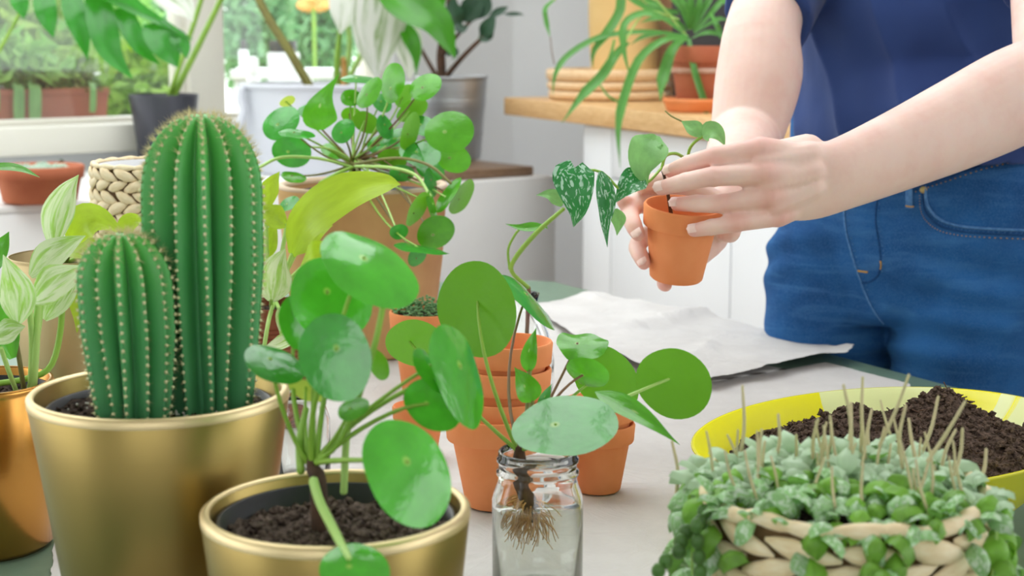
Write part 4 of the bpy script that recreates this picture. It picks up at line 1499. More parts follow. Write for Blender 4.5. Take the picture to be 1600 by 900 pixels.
def heap(x, y):
    a = math.hypot(x, y) / Rb
    h = 0.030 * max(0, 1 - a ** 2)
    for hx, hy, hr, hz in ((.078, .010, .045, .030), (.018, .085, .05, .012), (.06, -.06, .07, .012), (-.055, .09, .05, .006)):
        d = math.hypot(x - hx, y - hy) / hr
        h += hz * math.exp(-d * d * 1.6)
    h += .006 * noise.noise(Vector((x * 30, y * 30, 3))) + .004 * noise.noise(Vector((x * 70, y * 70, 8)))
    edge = math.hypot(x, y) / Rb
    return h - .03 * max(0, edge - .80) * 5 * .3


cs = add_soil(bowl, BP + Vector((0, 0, bhh * .60)), Rb * .855, 'compost', 41, .004, 2600, (.0014, .0040), 0, heap)
for o in [cs] + list(cs.children):
    o.data.transform(OVP)
mb = MB()
rnd = random.Random(77)
for k in range(160):
    a, q = rnd.uniform(0, 2 * PI), math.sqrt(rnd.random()) * Rb * .8
    x, y = q * math.cos(a), q * math.sin(a)
    c = BP + Vector((x, y, bhh * .60 + heap(x, y) + .003))
    d = Vector((rnd.uniform(-1, 1), rnd.uniform(-1, 1), rnd.uniform(-.2, .6))).normalized() * rnd.uniform(.003, .008)
    mb.tube([c - d * .5, c + d], .0006, n=4, caps=False)
mb.build('fibre', MAT['bark_stem'], bowl, kind='stuff').data.transform(OVP)

# ------------------------------------------------------------------ woven baskets
def strand_mesh(L, H, D, seed):
    """one flattened, twisted leaf strand of a woven basket, along x"""
    rnd = random.Random(seed)
    rows = []
    for i in range(9):
        q = i / 8
        k = math.sin(PI * (.04 + .92 * q)) ** .85
        row = []
        for j in range(8):
            a = 2 * PI * j / 8
            row.append(Vector((L * (q - .5), -D * k * (math.cos(a) * .45 + .1) - D * .45 * math.sin(PI * q), H / 2 * k * math.sin(a) * (1 + .12 * rnd.uniform(-1, 1)))))
        rows.append(row)
    mb = MB().grid(rows, True)
    mb.f.append(tuple(range(7, -1, -1))); mb.mi.append(0)
    mb.f.append(tuple(range(len(mb.v) - 8, len(mb.v)))); mb.mi.append(0)
    return mb.mesh('strand')


def weave(parent, c, r_at, z0, z1, rows, per, seed, sx=1.0, sy=1.0, rim=True, slant=20, a0=0, a1=2 * PI):
    H = (z1 - z0) / rows
    rnd = random.Random(seed)
    rm = r_at(0.5)
    L = (a1 - a0) * rm / per * 1.36
    meshes = [strand_mesh(L, H * 1.02, H * .50, seed + k) for k in range(4)]
    for me in meshes:
        me.materials.append(MAT['strand'])
    for i in range(rows):
        z = z0 + H * (i + .5)
        r = r_at((i + .5) / rows)
        for j in range(per):
            a = a0 + (a1 - a0) * (j + .5 * (i % 2) + rnd.uniform(-.06, .06)) / per
            sl = (slant if i % 2 else -slant) + rnd.uniform(-5, 5)
            M = (Matrix.Translation(Vector(c) + Vector((r * math.cos(a) * sx, r * math.sin(a) * sy, z))) @
                 Matrix.Rotation(a + PI / 2, 4, 'Z') @ Matrix.Rotation(math.radians(sl), 4, 'Y') @ Matrix.Scale(rnd.uniform(.92, 1.08), 4))
            o = bpy.data.objects.new('strand', meshes[rnd.randrange(4)])
            COL.objects.link(o)
            o.parent = parent
            o.matrix_parent_inverse = WM[parent.name].inverted()
            o.matrix_basis = M


# low basket in front
AP = Vector((.7259 * .292, 3.3419 * .292, TZ + .004))
Ra = .3175 * .292
ah = 1.2 - .292 - AP.z
bas = thing('planted_basket', AP, 'low woven basket overflowing with small pale green trailing leaves and dry stalks', 'plant')
MB().lathe([(0, 0), (Ra * .72, 0), (Ra * .94, ah - .004), (Ra * .92, ah - .004), (Ra * .70, .004), (0, .004)], AP, 48).build('basket_lining', MAT['lining'], bas)
weave(bas, AP, lambda q: Ra * (.76 + .20 * q), .002, ah - .006, 10, 14, 5, slant=11)
mb = MB()
ring = [AP + Vector((Ra * .97 * math.cos(2 * PI * k / 40), Ra * .97 * math.sin(2 * PI * k / 40), ah + .002 * math.sin(k * 1.3))) for k in range(40)]
for j in range(20):
    seg = [ring[(2 * j + q) % 40] + Vector((0, 0, .0012 * (q % 2))) for q in range(4)]
    MB().tube(seg, [.0030, .0050, .0052, .0028], n=8, ns=8).build('rim_strand', MAT['strand'], bas)
add_soil(bas, AP + Vector((0, 0, ah - .016)), Ra * .90, 'soil', 51, .004, 160)


def tiny_leaf_mesh(L, Wd, cup, seed):
    rows, uvs = [], []
    for i in range(6):
        q = i / 5
        wv = [.15, .72, 1.0, .95, .62, .0][i] * Wd / 2
        row = []
        for j in range(5):
            s = -1 + j / 2
            row.append(Vector((s * wv, L * q, cup * L * (-(s * s) * .35 - (q - .45) ** 2))))
            uvs.append((.5 + s / 2, q))
        rows.append(row)
    return MB().grid(rows, False, uvs).mesh('leaf')


tm = []
for k in range(5):
    me = tiny_leaf_mesh(.0142 + .0022 * (k % 3), .0122 + .0016 * (k % 2), .55 + .15 * k, k)
    me.materials.append(MAT['string' if k < 3 else 'string_green'])
    tm.append(me)
rnd = random.Random(19)
cand = []
for k in range(640):
    a = rnd.uniform(0, 2 * PI)
    q = math.sqrt(rnd.random())
    rr = q * Ra * 1.02
    # denser carpet inside, mounding slightly over the rim
    z = ah + .003 + .016 * (1 - q ** 3) * rnd.uniform(.2, 1.1) + .004 * noise.noise(Vector((rr * math.cos(a) * 40, rr * math.sin(a) * 40, 0)))
    cand.append((AP + Vector((rr * math.cos(a), rr * math.sin(a), z)), a, q))


def trail(a, drop, n, out=.006, side=0.0):
    """positions of leaves down a stem hanging over the rim"""
    pts = []
    for i in range(n):
        t = i / max(1, n - 1)
        aa = a + side * t
        rr = Ra * (1.0) + out * min(1, t * 4)
        pts.append(AP + Vector((rr * math.cos(aa), rr * math.sin(aa), ah + .004 - drop * t)))
    return pts


trails = []
for deg, drop, n, sd in ((188, .080, 8, .10), (202, .045, 5, .05), (222, .020, 2, 0), (247, .016, 2, .0), (270, .012, 2, 0), (279, .022, 3, .02), (312, .012, 2, 0), (326, .05, 5, -.05),
                         (340, .075, 7, -.05), (352, .08, 8, 0), (4, .07, 7, 0), (14, .05, 5, .05), (176, .05, 5, 0), (165, .04, 4, 0), (24, .04, 4, 0)):
    p = trail(math.radians(deg), drop, n, rnd.uniform(.004, .009), sd)
    trails.append(p)
    if len(p) > 2:
        MB().tube(p, .0008, n=5, ns=12).build('trailing_stem', MAT['stem_pale'], bas)
    for c in p:
        cand.append((c + Vector((rnd.uniform(-.003, .003), rnd.uniform(-.003, .003), 0)), math.radians(deg), 2))
        if rnd.random() < .35:
            cand.append((c + Vector((rnd.uniform(-.006, .006), rnd.uniform(-.006, .002), rnd.uniform(-.004, .004))), math.radians(deg), 2))
# the largest in view become leaves of their own, the rest one mesh
cand.sort(key=lambda e: (-e[2] if e[2] > 1 else 0, (e[0] - CAM).length))
stuff = MB()
for k, (p, a, q) in enumerate(cand):
    if q > 1:
        R3 = Matrix.Rotation(a - PI / 2 + rnd.uniform(-1.2, 1.2), 3, 'Z') @ Matrix.Rotation(rnd.uniform(-1.2, -.3), 3, 'X') @ Matrix.Rotation(rnd.uniform(-.5, .5), 3, 'Y')
    else:
        R3 = Matrix.Rotation(rnd.uniform(0, 2 * PI), 3, 'Z') @ Matrix.Rotation(rnd.uniform(-.5, .9), 3, 'X') @ Matrix.Rotation(rnd.uniform(-.5, .5), 3, 'Y')
    sc_ = rnd.uniform(1.1, 1.5) if q > 1 else rnd.uniform(.72, 1.2)
    me = tm[rnd.randrange(5)]
    if k < 290:
        o = bpy.data.objects.new('leaf', me)
        COL.objects.link(o)
        o.parent = bas
        o.matrix_parent_inverse = WM[bas.name].inverted()
        o.matrix_basis = Matrix.Translation(p) @ R3.to_4x4() @ Matrix.Scale(sc_, 4)
    else:
        vs = [p + R3 @ (v.co * sc_) for v in me.vertices]
        stuff.add(vs, [tuple(f.vertices) for f in me.polygons], [(.5, .5)] * len(vs))
stuff.build('foliage', MAT['string'], bas, kind='stuff')
mb = MB()
for (px, py, px2, py2) in ((1155, 700, 1160, 603), (1185, 700, 1190, 672), (1208, 706, 1216, 648), (1270, 690, 1278, 655), (1290, 695, 1297, 650), (1320, 690, 1330, 630), (1330, 690, 1318, 602),
                           (1352, 690, 1348, 590), (1375, 670, 1420, 586), (1360, 690, 1362, 640), (1410, 705, 1415, 634), (1435, 695, 1466, 620), (1450, 695, 1508, 628), (1470, 710, 1493, 672),
                           (1490, 720, 1504, 670), (1528, 735, 1541, 702), (1240, 720, 1244, 680), (1190, 780, 1195, 690), (1310, 800, 1318, 720), (1430, 690, 1420, 655), (1280, 730, 1290, 690), (1056, 755, 1050, 690)):
    rx = (px - 1310) / 230
    y = .99 + rnd.uniform(-.03, .03)
    a, b = at(px, py + 25, y), at(px2, py2, y + rnd.uniform(-.01, .01))
    m = a.lerp(b, .5) + Vector((rnd.uniform(-.003, .003), 0, 0))
    MB().tube([a, m, b], [.0013, .0012, .0009], n=6, ns=8).build('dry_stalk', MAT['runner'], bas)
mb = MB()
for k in range(7):
    t = k / 6
    c = at(1100 - 68 * t + 6 * math.sin(k * 2), 800 + 92 * t, .93 - .02 * t)
    mb2 = MB().ball(c, (.0044, .0036, .0052), n=10, m=6)
    mb2.build('leaf', MAT['string_dark'], bas)
for k in range(4):
    c = at(1088 + 2 * k, 822 + 24 * k, .915)
    MB().ball(c, (.0042, .0036, .0054), n=10, m=6).build('leaf', MAT['string_dark'], bas)

mb = MB()
for k in range(34):
    a, q = rnd.uniform(0, 2 * PI), math.sqrt(rnd.random()) * .9 * Ra
    p = AP + Vector((q * math.cos(a), q * math.sin(a), ah + .002))
    d = Vector((rnd.uniform(-.35, .35), rnd.uniform(-.3, .3), 1)).normalized() * rnd.uniform(.026, .046)
    mb.tube([p, p + d * .55 + Vector((rnd.uniform(-.002, .002), 0, 0)), p + d], [.0010, .0010, .0007], n=5, ns=5)
mb.build('dry_stalks', MAT['runner'], bas, kind='stuff')

# tall wicker basket behind the cactus
HP = Vector((at(249, 300, 2.0).x, 2.0, TZ + .003))
hh = at(243, 250, 2.0).z - HP.z
wb = thing('wicker_basket', HP, 'tall pale water-hyacinth basket with white liner behind the tall cactus', 'basket')
MB().lathe([(0, 0), (.078, 0), (.0790, hh - .004), (.0765, hh - .004), (.0755, .004), (0, .004)], HP, 48).build('basket_lining', MAT['lining'], wb)
MB().lathe([(.0725, .006), (.0738, hh - .004), (.0715, hh - .004), (.071, .006)], HP, 40).build('liner', MAT['whiteliner'], wb)
weave(wb, HP, lambda q: .0795 + .001 * math.sin(q * 9), .004, hh - .006, 20, 13, 15, slant=22, a0=math.radians(-205), a1=math.radians(25))
mb = MB()
for j in range(18):
    seg = []
    for q in range(4):
        a = 2 * PI * (j + q / 2.6) / 18
        seg.append(HP + Vector((.0805 * math.cos(a), .0805 * math.sin(a), hh - .004 + .001 * (q % 2))))
    MB().tube(seg, [.0018, .0036, .0038, .0016], n=7, ns=7).build('rim_strand', MAT['strand'], wb)

# ------------------------------------------------------------------ the pot in the hands and its plant
TP = at(1062, 378, 1.65)
TILT = Matrix.Rotation(math.radians(4), 4, 'Y') @ Matrix.Rotation(math.radians(9), 4, 'X')
TD, TH = .0845, .081
prof = pot_profile(TD * .335, TD * .482, TH, .0225, TD * .052, wall=.0038, rnd=.002, inner_depth=TH * .9)
prof = [(r, z - TH / 2) for r, z in prof]
rim_i = [i for i, (r, z) in enumerate(prof) if r > TD * .455]
held = MB().lathe(prof, (0, 0, 0), 72).build('terracotta_pot', MAT['terracotta'])
held.matrix_world = Matrix.Translation(TP) @ TILT
autosmooth(held, 40)
tag(held, 'small orange terracotta pot held in both hands of the person', 'pot')
sat = thing('satin_pothos', TP, 'silver-spotted trailing pothos cutting being set into the held pot', 'plant')
stalk(sat, [(1049, 338, 1.645), (1046, 318, 1.640), (1040, 285, 1.635), (1034, 262, 1.64)], [3.4, 3, 2.6, 2.4], 'bark_stem', name='stem')
stalk(sat, [(1034, 262, 1.64), (1040, 244, 1.645), (1056, 240, 1.66), (1074, 250, 1.68)], 2.6, 'stem_green', name='stem')
stalk(sat, [(1074, 250, 1.68), (1078, 232, 1.675), (1088, 220, 1.67), (1104, 210, 1.67)], 2.6, 'stem_green', name='stem')
stalk(sat, [(1034, 262, 1.64), (1012, 285, 1.62), (975, 300, 1.61), (938, 268, 1.60), (890, 268, 1.60)], 2.2, 'stem_green', name='stem')
shaped(sat, [(898, 262, 1.60), (896, 275, 1.595), (900, 300, 1.59), (902, 330, 1.59), (896, 355, 1.595)], 66, 'satin', HEART, up=.1, fold=.12, lobe=.12)
shaped(sat, [(938, 268, 1.595), (944, 290, 1.59), (948, 320, 1.59), (946, 350, 1.59), (949, 386, 1.59)], 30, 'satin', LANCE, up=.1, fold=.6)
shaped(sat, [(1004, 276, 1.615), (990, 284, 1.61), (976, 296, 1.605), (960, 318, 1.61)], 46, 'satin', HEART, up=.5, fold=.3)
shaped(sat, [(1020, 220, 1.63), (1014, 232, 1.62), (1006, 250, 1.612), (1004, 270, 1.61), (1012, 290, 1.612)], 62, 'satin_new', HEART, up=.2, sgn=1, fold=.15, lobe=.12)
shaped(sat, [(1026, 212, 1.635), (1018, 228, 1.627), (1022, 240, 1.62), (1022, 262, 1.62)], 36, 'satin_new', HEART, up=.3, fold=.3)
shaped(sat, [(962, 326, 1.62), (966, 340, 1.62), (966, 352, 1.62), (964, 368, 1.62)], 24, 'satin_new', LANCE, up=.1, fold=.3)
shaped(sat, [(1100, 212, 1.67), (1088, 203, 1.67), (1076, 196, 1.675), (1064, 189, 1.68)], 26, 'satin_new', LANCE, up=.3, fold=.3)
shaped(sat, [(1098, 212, 1.665), (1112, 206, 1.66), (1124, 212, 1.655), (1133, 228, 1.655)], 34, 'satin_new', HEART, up=.5, fold=.3)
stalk(sat, [(1064, 189, 1.68), (1050, 182, 1.685), (1040, 174, 1.69)], 1.4, 'stem_olive', name='stem')

# ------------------------------------------------------------------ on the window bench
def on_bench(px, y, off=0.0):
    p = at(px, 250, y)
    return Vector((p.x, y, BZ + off))


# oval terracotta trough with succulents
op_ = on_bench(60, 3.60, .003)
suc = thing('succulent_trough', op_, 'shallow terracotta bowl of pale succulents on the white bench at left', 'plant')
prof = [(r * 1.42, z * 1.3) for r, z in [(0, 0), (.056, 0), (.059, .003), (.066, .040), (.0705, .042), (.072, .062), (.070, .064), (.064, .064), (.062, .05), (0, .05)]]
MB().lathe(prof, op_, 48).build('bowl', MAT['terracotta_dark'], suc).data.materials[0] = MAT['clay']
MB().lathe([(0, .069), (.0885, .069)], op_, 40, ).build('soil', MAT['bark'], suc)
rnd = random.Random(5)
for k in range(12):
    a, q = rnd.uniform(0, 2 * PI), math.sqrt(rnd.random()) * .072
    c = op_ + Vector((q * math.cos(a), q * math.sin(a), .074))
    mb = MB()
    for ring_, (nn, rr, tl) in enumerate(((7, .015, .3), (5, .009, .9))):
        for j in range(nn):
            b = 2 * PI * j / nn + ring_ * .4
            d = Vector((math.cos(b), math.sin(b), tl))
            mb.ball(c + d * rr * .7, (.009, .0052, .003), n=6, m=4, M=Matrix.Rotation(b, 3, 'Z') @ Matrix.Rotation(-tl, 3, 'Y'))
    mb.build('rosette', MAT['echev'], suc)
stalk(suc, [(62, 290, 3.78), (70, 272, 3.78), (86, 262, 3.78), (102, 255, 3.78)], 1.5, 'twig', name='stem')
for q in ((84, 264), (90, 268), (100, 258), (104, 262), (96, 254), (76, 272), (70, 278), (82, 272)):
    MB().ball(at(q[0], q[1], 3.78), (.0075, .006, .009), n=8, m=5).build('leaf', MAT['fig'], suc)

# charcoal pot with the green monstera
bk = Vector((at(258, 200, 4.5).x, 4.5, BZ + .002))
bkh = at(258, 147, 4.5).z - bk.z
mon = thing('potted_monstera', bk, 'monstera with dark slit leaves in the charcoal pot by the window', 'plant')
MB().lathe(pot_profile(.072, .098, bkh, wall=.003, rnd=.003, inner_depth=.03), bk, 48).build('pot', MAT['blackpot'], mon)
add_soil(mon, bk + Vector((0, 0, bkh - .018)), .090, 'soil', 61, .004, 60, (.002, .005))
stalk(mon, [(266, 160, 4.5), (282, 128, 4.5), (312, 68, 4.47), (345, 0, 4.425), (372, -60, 4.35), (380, -130, 4.275)], [6, 5.5, 5, 4.5, 4, 4], 'stem_green')
stalk(mon, [(262, 160, 4.5), (330, -60, 4.35), (310, -150, 4.2), (220, -130, 4.08), (160, -60, 4.02)], [4, 4, 4, 4, 4], 'stem_green')
stalk(mon, [(-30, 120, 4.05), (0, 76, 4.05), (30, 22, 4.035), (60, -40, 4.02), (160, -60, 4.02)], [3, 3, 3, 3, 3], 'stem_green')
lf = blade(mon, [(150, -70, 4.02), (170, -20, 3.99), (205, 10, 3.975), (250, 34, 3.968), (300, 62, 3.96)], [60, 70, 46, 26, 4], 'monstera', up=2.5, fold=.1)
for pts, wd in (([(70, -14, 4.02), (70, 10, 3.99), (76, 34, 3.99), (84, 60, 3.99)], 42), ([(110, -14, 4.005), (116, 20, 3.975), (128, 56, 3.975), (137, 94, 3.982)], 42),
                ([(150, -8, 3.99), (160, 40, 3.96), (174, 84, 3.952), (208, 124, 3.96)], 56), ([(190, 12, 3.975), (204, 46, 3.96), (222, 76, 3.96), (250, 102, 3.968)], 40),
                ([(240, 36, 3.968), (250, 60, 3.952), (266, 84, 3.952), (278, 106, 3.96)], 58), ([(272, 50, 3.968), (280, 62, 3.96), (288, 76, 3.96), (292, 92, 3.96)], 32),
                ([(30, -14, 4.02), (30, 0, 4.005), (34, 14, 4.005), (38, 30, 4.005)], 34)):
    P = [at(*q) for q in pts]
    prof_ = [70, 92, 100, 98, 88, 66, 34, 0]
    q = smooth_path([tuple(p) for p in P], 12)
    Pv = [Vector(x) for x in q]
    W = [x[0] * wd / 120 * mpp(Pv[0]) for x in smooth_path([(x,) for x in prof_], 12)]
    LS[0] += 1
    blade_mb(Pv, W, nview(Pv[5], .5), fold=.2, seed=LS[0]).build('lobe', MAT['monstera'], lf)
shaped(mon, [(186, 14, 4.05), (194, 36, 4.035), (200, 58, 4.035), (206, 84, 4.035)], 22, 'lime', OVAL, up=.1)
shaped(mon, [(230, -40, 4.35), (262, -10, 4.32), (290, 14, 4.305), (302, 34, 4.305)], 50, 'albo', OVAL, up=.2)

# white planter with the variegated monstera
PX0, PX1 = 372, 662
pc = Vector((at(517, 200, 4.395).x, 4.42, BZ + .0015))
pw = (at(PX1, 200, 4.395).x - at(PX0, 200, 4.395).x) / 2
ph_ = at(517, 130, 4.395).z - pc.z
alb = thing('potted_monstera', pc, 'white-variegated monstera in the large white planter on the bench', 'plant')
prof = [(0, 0), (pw * .86, 0), (pw * .88, .004), (pw * .955, ph_ - .022), (pw * .965, ph_ - .012), (pw, ph_ - .011), (pw * 1.005, ph_ - .002), (pw * .985, ph_), (pw * .94, ph_), (pw * .92, ph_ - .03), (0, ph_ - .03)]
MB().lathe(prof, pc, 64, sy=.75).build('pot', MAT['planter'], alb)
MB().lathe([(0, ph_ - .028), (pw * .92, ph_ - .028)], pc, 40, sy=.75).build('soil', MAT['soil'], alb)
stalk(alb, [(390, -30, 4.38), (420, 30, 4.38), (452, 80, 4.38), (486, 140, 4.395)], [6, 7, 7, 7.5], 'stem_olive')
stalk(alb, [(531, 48, 4.41), (527, 90, 4.41), (526, 140, 4.425)], [4, 5, 6], 'stem_green')
stalk(alb, [(540, 20, 4.44), (546, 70, 4.44), (536, 140, 4.44)], [4, 4, 5], 'stem_pale')
stalk(alb, [(536, 92, 4.425), (537, 112, 4.425), (536, 138, 4.425)], [4, 5, 5], 'root')
stalk(alb, [(536, 140, 4.455), (590, 30, 4.5), (600, -40, 4.44), (595, -80, 4.38)], [5, 4, 4, 4], 'stem_pale')
shaped(alb, [(552, -60, 4.38), (546, -20, 4.365), (538, 20, 4.365), (531, 54, 4.373)], 60, 'albo', [60, 90, 100, 96, 92, 84, 60, 28, 0], up=.1, fold=.15)
shaped(alb, [(606, -70, 4.35), (598, -10, 4.305), (590, 50, 4.305), (588, 122, 4.32)], 92, 'albo', [60, 90, 100, 100, 96, 90, 74, 44, 4], up=.1, fold=.12, wave=.1)
shaped(alb, [(618, 20, 4.335), (632, 50, 4.32), (640, 86, 4.32), (640, 126, 4.327)], 48, 'albo', [30, 70, 96, 100, 96, 84, 62, 32, 0], up=.1, fold=.12)
shaped(alb, [(622, 30, 4.32), (640, 56, 4.305), (650, 84, 4.305), (650, 120, 4.312)], 26, 'albo_green', OVAL, up=.1, fold=.12)
shaped(alb, [(596, -26, 4.29), (640, 8, 4.23), (682, 34, 4.215), (712, 92, 4.23)], 62, 'albo_green', [40, 80, 100, 100, 96, 84, 66, 36, 0], up=.35, fold=.25)
shaped(alb, [(676, -30, 4.29), (682, -8, 4.275), (688, 6, 4.275), (692, 22, 4.275)], 26, 'albo_green', OVAL, up=.2)
shaped(alb, [(572, -10, 4.44), (566, 6, 4.44), (562, 18, 4.44), (558, 28, 4.44)], 22, 'albo_green', OVAL, up=.2)
# white bracket clamp at the planter's left
cl = MB()
cl.tube([at(378, 140, 4.32), at(376, 156, 4.32), at(380, 172, 4.32), at(374, 196, 4.32)], .0105, n=8, ns=12)
cl.build('bracket', MAT['planter'], alb)

# galvanised bucket with a woody shrub
zb = Vector((at(706, 200, 4.74).x, 4.74, BZ + .0105))
zh = at(706, 119, 4.74).z - zb.z
shr = thing('potted_shrub', zb, 'woody dark-leaved shrub in the ribbed zinc bucket', 'plant')
zp = [(0, 0), (.084, 0), (.087, .004)]
for k in range(40):
    q = k / 39
    z = .006 + q * (zh - .015)
    r = .087 + .0195 * q
    for zz in (.32, .66, .72):
        r += .0024 * math.exp(-((q - zz) / .02) ** 2)
    zp.append((r, z))
zp += [(.109, zh - .006), (.111, zh - .0015), (.109, zh + .0015), (.105, zh), (.1035, zh - .045), (0, zh - .045)]
MB().lathe(zp, zb, 56).build('bucket', MAT['zinc'], shr)
MB().lathe([(0, zh - .042), (.1035, zh - .042)], zb, 36).build('soil', MAT['soil'], shr)
for pts, r in (([(690, 130, 4.74), (688, 80, 4.74), (700, 30, 4.725), (702, -40, 4.71)], [6, 6, 5, 5]), ([(692, 126, 4.74), (720, 92, 4.71), (748, 64, 4.695), (764, 52, 4.695)], [5, 4, 3.5, 3]),
               ([(684, 122, 4.74), (660, 80, 4.755), (645, 45, 4.755)], [4, 3, 3]), ([(688, 90, 4.74), (715, 55, 4.71), (738, 30, 4.71)], [4, 3, 3]), ([(694, 128, 4.755), (690, 60, 4.8), (684, 0, 4.8)], [4, 4, 4])):
    stalk(shr, pts, r, 'bark_stem', name='branch')
for pts, wd in (([(724, 34, 4.71), (736, 16, 4.695), (742, -4, 4.695), (744, -24, 4.695)], 36), ([(752, 60, 4.695), (760, 46, 4.68), (768, 32, 4.68), (776, 16, 4.68)], 24), ([(764, 26, 4.68), (776, 20, 4.68), (788, 14, 4.68), (794, 10, 4.68)], 13),
                ([(720, 40, 4.71), (712, 26, 4.695), (708, 8, 4.695), (712, -10, 4.695)], 30), ([(712, 36, 4.695), (718, 44, 4.688), (726, 44, 4.688), (732, 38, 4.688)], 16), ([(698, 88, 4.695), (706, 80, 4.688), (712, 84, 4.688), (706, 94, 4.68)], 16),
                ([(744, 30, 4.695), (754, 14, 4.695), (758, -2, 4.695), (756, -20, 4.695)], 28), ([(786, 22, 4.68), (800, 22, 4.68), (812, 22, 4.68), (820, 24, 4.68)], 7), ([(748, 56, 4.695), (756, 58, 4.688), (766, 56, 4.688), (772, 48, 4.688)], 18)):
    shaped(shr, pts, wd, 'fig', OVAL, up=.3, fold=.25)

# ------------------------------------------------------------------ outside: troughs, boxes and garden
def out_pt(px, y_off, z):
    """point beyond the window, y_off metres past the wall plane along the outward normal"""
    s = wall_x(px)
    return RW @ Vector((s, y_off, z))


def trough(s0, s1, label):
    c = RW @ Vector(((s0 + s1) / 2, .32, SILL - .04))
    t = thing('window_trough', c, label, 'planter', 'brown window troughs outside the left pane')
    mb = MB()
    z0, z1 = SILL - .04, SILL + .096
    Y0, Y1 = .21, .42
    for (a, b, lo, hi) in ((Y0, Y1, s0, s1),):
        o_ = [Vector((lo + .012, a + .012, z0)), Vector((hi - .012, a + .012, z0)), Vector((hi - .012, b - .012, z0)), Vector((lo + .012, b - .012, z0))]
        m_ = [Vector((lo + .003, a + .004, z1 - .02)), Vector((hi - .003, a + .004, z1 - .02)), Vector((hi - .003, b - .004, z1 - .02)), Vector((lo + .003, b - .004, z1 - .02))]
        r_ = [Vector((lo, a, z1 - .019)), Vector((hi, a, z1 - .019)), Vector((hi, b, z1 - .019)), Vector((lo, b, z1 - .019))]
        u_ = [v + Vector((0, 0, .019)) for v in r_]
        i_ = [Vector((lo + .008, a + .008, z1)), Vector((hi - .008, a + .008, z1)), Vector((hi - .008, b - .008, z1)), Vector((lo + .008, b - .008, z1))]
        j_ = [v - Vector((0, 0, .02)) for v in i_]
        rows = [[RW @ p for p in q] for q in (o_, m_, r_, u_, i_, j_)]
        mb.grid(rows, True)
        mb.f.append((3, 2, 1, 0)); mb.mi.append(0)
        n = len(mb.v)
        mb.f.append((n - 4, n - 3, n - 2, n - 1)); mb.mi.append(0)
    mb.build('trough', MAT['trough'], t, sm=False)
    return t


sL, sM, sR_ = wall_x(-170), wall_x(71), wall_x(215)
t1 = trough(sL, sM - .002, 'left brown window trough with strap leaves hanging over its front')
t2 = trough(sM + .002, sR_, 'right brown window trough reaching behind the charcoal pot')
for i, (px, wd, dz, tt) in enumerate(((64, 18, .085, t1), (90, 20, .085, t2), (183, 11, .05, t2), (28, 10, .04, t1))):
    base = out_pt(px + 4, .30, SILL + .105)
    o1 = out_pt(px + 2, .200, SILL + .108)
    o2 = out_pt(px, .190, SILL + .045)
    o3 = out_pt(px - 2, .190, SILL + .098 - dz * 1.5)
    m = mpp(o2)
    blade_mb([base, o1, o2, o3], [wd * .6 * m, wd * .9 * m, wd * m, wd * .8 * m], -CN, fold=.1).build('strap_leaf', MAT['strap'], tt)


def leaf_cloud(name, parent, c, rad, n, m, size, seed, shell=.35, up=0.4, wisp=1.6):
    rnd = random.Random(seed)
    mb = MB()
    c = Vector(c)
    for k in range(n):
        d = Vector((rnd.gauss(0, 1), rnd.gauss(0, 1), rnd.gauss(0, 1))).normalized()
        q = (shell + (1 - shell) * rnd.random()) * (1 + .22 * noise.noise(d * 2.2 + Vector((seed, 0, 0))))
        p = c + Vector((d.x * rad[0], d.y * rad[1], d.z * rad[2])) * q
        t = (d + Vector((rnd.uniform(-1, 1), rnd.uniform(-1, 1), rnd.uniform(-1, 1)))).normalized()
        s = t.cross(Vector((rnd.uniform(-1, 1), rnd.uniform(-1, 1), rnd.uniform(-1, 1)))).normalized()
        L, W2 = size * rnd.uniform(.6, 1.3) * wisp, size * rnd.uniform(.25, .5)
        nn = s.cross(t) * (L * .12)
        mb.add([p - t * L * .5, p + s * W2 + nn, p + t * L * .5, p - s * W2 + nn], [(0, 1, 2, 3)], [(.5, 0), (1, .5), (.5, 1), (0, .5)])
    return mb.build(name, MAT[m], parent, sm=False, kind='stuff')


leaf_cloud('foliage', t1, out_pt(35, .32, SILL + .18), (.24, .09, .10), 320, 'garden_c', .05, 3)
leaf_cloud('foliage', t2, out_pt(150, .32, SILL + .13), (.18, .08, .07), 300, 'garden_a', .045, 4)

structure(MB().box((-9, 0.2, -.12), (9, 16, -.02), RW).build('terrain_garden', MAT['lawn'], sm=False))


def shrub(c, rad, n, m, size, seed, label, stem_h=None):
    c = Vector(c)
    t = thing('garden_shrub', (c.x, c.y, -.02), label, 'shrub', None)
    leaf_cloud('foliage', t, c, rad, n, m, size, seed)
    MB().tube([Vector((c.x, c.y, -.02)), Vector((c.x + .02, c.y, c.z - rad[2] * .5)), Vector((c.x, c.y, c.z))], [.03, .025, .012], n=7, ns=6).build('stem', MAT['twig'], t)
    return t


def opt(px, dist, z):
    """garden point seen near a pixel column, dist metres from the camera in depth"""
    p = at(px, 100, dist)
    return Vector((p.x, p.y, z))


